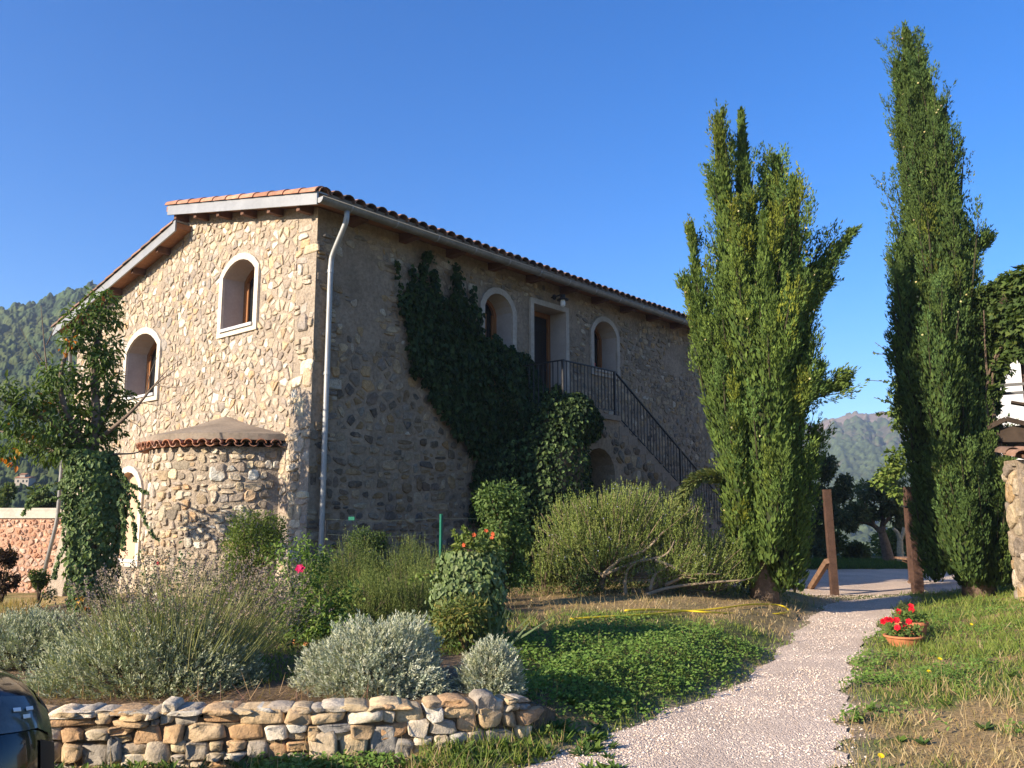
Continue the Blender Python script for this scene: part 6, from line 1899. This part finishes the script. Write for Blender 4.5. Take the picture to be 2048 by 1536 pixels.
def far_house():
    a = azpx(40); tg_ = ray(40, 966)[2] / math.hypot(*ray(40, 966)[:2])
    rs_ = np.linspace(90, 300, 400); r_ = float(rs_[np.argmax(hill_z(np.full(400, a), rs_) + .012 * rs_ > 1.6 + rs_ * tg_)]); z = 1.6 + r_ * tg_; k_ = r_ / 235 * .62
    c = A([r_ * math.sin(a), r_ * math.cos(a), z])
    t = thing('distant_house', 'small cream house among the trees on the wooded hillside', 'house', c)
    Geo().box(c + k_ * A([-3.2, 0, -2]), (5.4 * k_, 0, 0), (0, 5 * k_, 0), (0, 0, 4 * k_)).obj('wall', 'plaster_grey', t)
    Geo().box(c + k_ * A([-1.6, .4, 2]), (2.0 * k_, 0, 0), (0, 3 * k_, 0), (0, 0, 1.3 * k_)).obj('upper_storey', 'plaster_grey', t)
    g = Geo(); g.prism([c + k_ * A(q_) for q_ in ([-3.5, -.3, 2.0], [-3.5, 5.3, 2.0], [-3.5, 2.5, 2.8])], (6.0 * k_, 0, 0)); g.prism([c + k_ * A(q_) for q_ in ([-1.8, .1, 3.3], [-1.8, 3.7, 3.3], [-1.8, 2, 3.9])], (2.4 * k_, 0, 0))
    g.obj('roof', 'soffit_wood', t)
    for x in (-2.2, -.2, 1.2): Geo().box(c + k_ * A([x, -.05, .3]), (.6 * k_, 0, 0), (0, .1 * k_, 0), (0, 0, .9 * k_)).obj('window', 'glass', t)
far_house()

# ------------------------------------------------------------------ the black car at the left edge
def car():
    LEN = 4.1; ang = math.radians(46)
    nose = A([-2.46, 4.42, 0.0]); fx = A([math.cos(ang), math.sin(ang), 0]); fy = A([-math.sin(ang), math.cos(ang), 0])
    t = thing('parked_car', 'black car nosing in at the lower left with its headlamp catching the sun', 'car', nose - fx * 2)
    def pt(q_, a, off=0.0):
        """q_: metres behind the nose; a: 0 = near sill ... 1 = far sill round the top"""
        wdt = .86 * (1 - .42 * math.exp(-q_ / .22) - .05 * math.exp(-((LEN - q_) / .3)))
        hood = np.interp(q_, [0, .12, .4, 1.0, 1.25, 1.9, 3.0, 3.7, 4.1], [.72, .85, .91, .95, .98, 1.38, 1.42, 1.2, .95])
        low = np.interp(q_, [0, .15, .4, LEN - .3, LEN], [.26, .2, .19, .19, .3])
        sh = np.interp(q_, [0, .3, 1.2, 4.1], [.5, .72, .86, .86])
        th = math.pi * a
        c_, s_ = math.cos(th), math.sin(th)
        e = .55
        y = -wdt * math.copysign(abs(c_) ** e, c_)
        zz = low + (hood - low) * abs(s_) ** .62
        if zz > sh and q_ > 1.0: y *= 1 - .28 * (zz - sh) / max(.01, hood - sh)
        p = nose - fx * q_ + fy * y + Z * zz
        ctr = nose - fx * max(q_, .5) + Z * .55
        if off: p = p + nrm(p - ctr) * off
        return p
    qs = np.concatenate([[0, .015, .05, .1, .17, .26, .38, .55], np.linspace(.75, LEN, 26)]); aa = np.linspace(0, 1, 41)
    g = Geo(); V = A([[pt(q_, a) for a in aa] for q_ in qs]); m = len(aa)
    T = []
    for i in range(len(qs) - 1):
        for k in range(m - 1):
            b = i * m + k; T += [[b, b + 1, b + m + 1], [b, b + m + 1, b + m]]
    g.add(V.reshape(-1, 3), T); c0 = V[0].mean(0); g.add(np.concatenate([V[0], [c0]]), [[k, k + 1, m] for k in range(m - 1)]); g.add(np.concatenate([V[-1], [V[-1].mean(0)]]), [[k, k + 1, m] for k in range(m - 1)])
    body = g.obj('body', 'car_paint', t, smooth=True)
    def patch(name, q0, q1, a0, a1, off, mt, nu=10, nv=8):
        g = Geo(); V = A([[pt(q0 + (q1 - q0) * i / nu, (a0 + (a1 - a0) * k / nv), off) for k in range(nv + 1)] for i in range(nu + 1)]); T = []
        for i in range(nu):
            for k in range(nv):
                b = i * (nv + 1) + k; T += [[b, b + 1, b + nv + 2], [b, b + nv + 2, b + nv + 1]]
        g.add(V.reshape(-1, 3), T); return g.obj(name, mt, t, smooth=True)
    for s_ in (0, 1):
        m_ = (lambda a: a) if s_ == 0 else (lambda a: 1 - a)
        h = patch('headlamp', .02, .5, m_(.19), m_(.31), .008, 'headlamp')
        g = Geo()
        for q_, a in ((.13, .25), (.19, .25), (.15, .225)):
            p = pt(q_, m_(a), .012); g.box(p, pt(q_ + .035, m_(a), .012) - p, pt(q_, m_(a + .012), .012) - p, nrm(p - nose) * .004)
        g.obj('reflector', 'lamp_reflector', h)
        patch('side_window', 1.55, 3.2, m_(.3), m_(.4), .006, 'glass')
    patch('windscreen', 1.3, 1.85, .36, .64, .006, 'glass')
    patch('bonnet_seam', .34, .36, .3, .7, .003, 'car_dark', 2, 20)
    patch('grille', .0, .05, .3, .7, .006, 'car_dark')
    patch('lower_grille', .0, .1, .06, .16, .006, 'car_dark'); 
    for q_ in (.82, 3.3):
        for sgn in (-1, 1):
            c = nose - fx * q_ + fy * sgn * .78 + Z * .31
            w_ = Geo(); n = 22
            for k in range(n):
                pass
            V = []; T = []
            prof = [(.2, -.1), (.3, -.1), (.315, -.05), (.315, .05), (.3, .1), (.2, .1)]
            for (rr, o_) in prof:
                for k in range(n):
                    a = 6.283 * k / n; V.append(c + fx * rr * math.cos(a) + Z * rr * math.sin(a) + fy * o_)
            for i in range(len(prof) - 1):
                for k in range(n): a_, b_ = i * n + k, i * n + (k + 1) % n; T += [[a_, b_, b_ + n], [a_, b_ + n, a_ + n]]
            w_.add(V, T); wh = w_.obj('wheel', 'rubber', t)
            rm = Geo(); 
            for k in range(5): a = 6.283 * k / 5; rm.bar(c + fy * sgn * .09, c + fy * sgn * .09 + fx * .2 * math.cos(a) + Z * .2 * math.sin(a), .05, .03)
            rm.obj('rim', 'zinc', wh)
            ar = Geo(); ar.tube([c + fy * sgn * (.085) + fx * .37 * math.cos(a) + Z * .37 * math.sin(a) for a in np.linspace(-.1, 3.24, 16)], .03, 6); ar.obj('wheel_arch', 'car_dark', t)
car()

# ------------------------------------------------------------------ air
hz = Geo().box((-1250, -1250, -34), (2500, 0, 0), (0, 2500, 0), (0, 0, 34 + 165))
ho = hz.obj('haze', 'plaster', kind='stuff')
hm = bpy.data.materials.new('haze_air'); hm.use_nodes = True
for n_ in list(hm.node_tree.nodes): 
    if n_.type == 'BSDF_PRINCIPLED': hm.node_tree.nodes.remove(n_)
pv = hm.node_tree.nodes.new('ShaderNodeVolumePrincipled')
pv.inputs['Color'].default_value = (.62, .76, 1.0, 1)
pv.inputs['Density'].default_value = 0.00042
pv.inputs['Anisotropy'].default_value = .2
hm.node_tree.links.new(pv.outputs[0], hm.node_tree.nodes['Material Output'].inputs['Volume'])
ho.data.materials.clear(); ho.data.materials.append(hm)
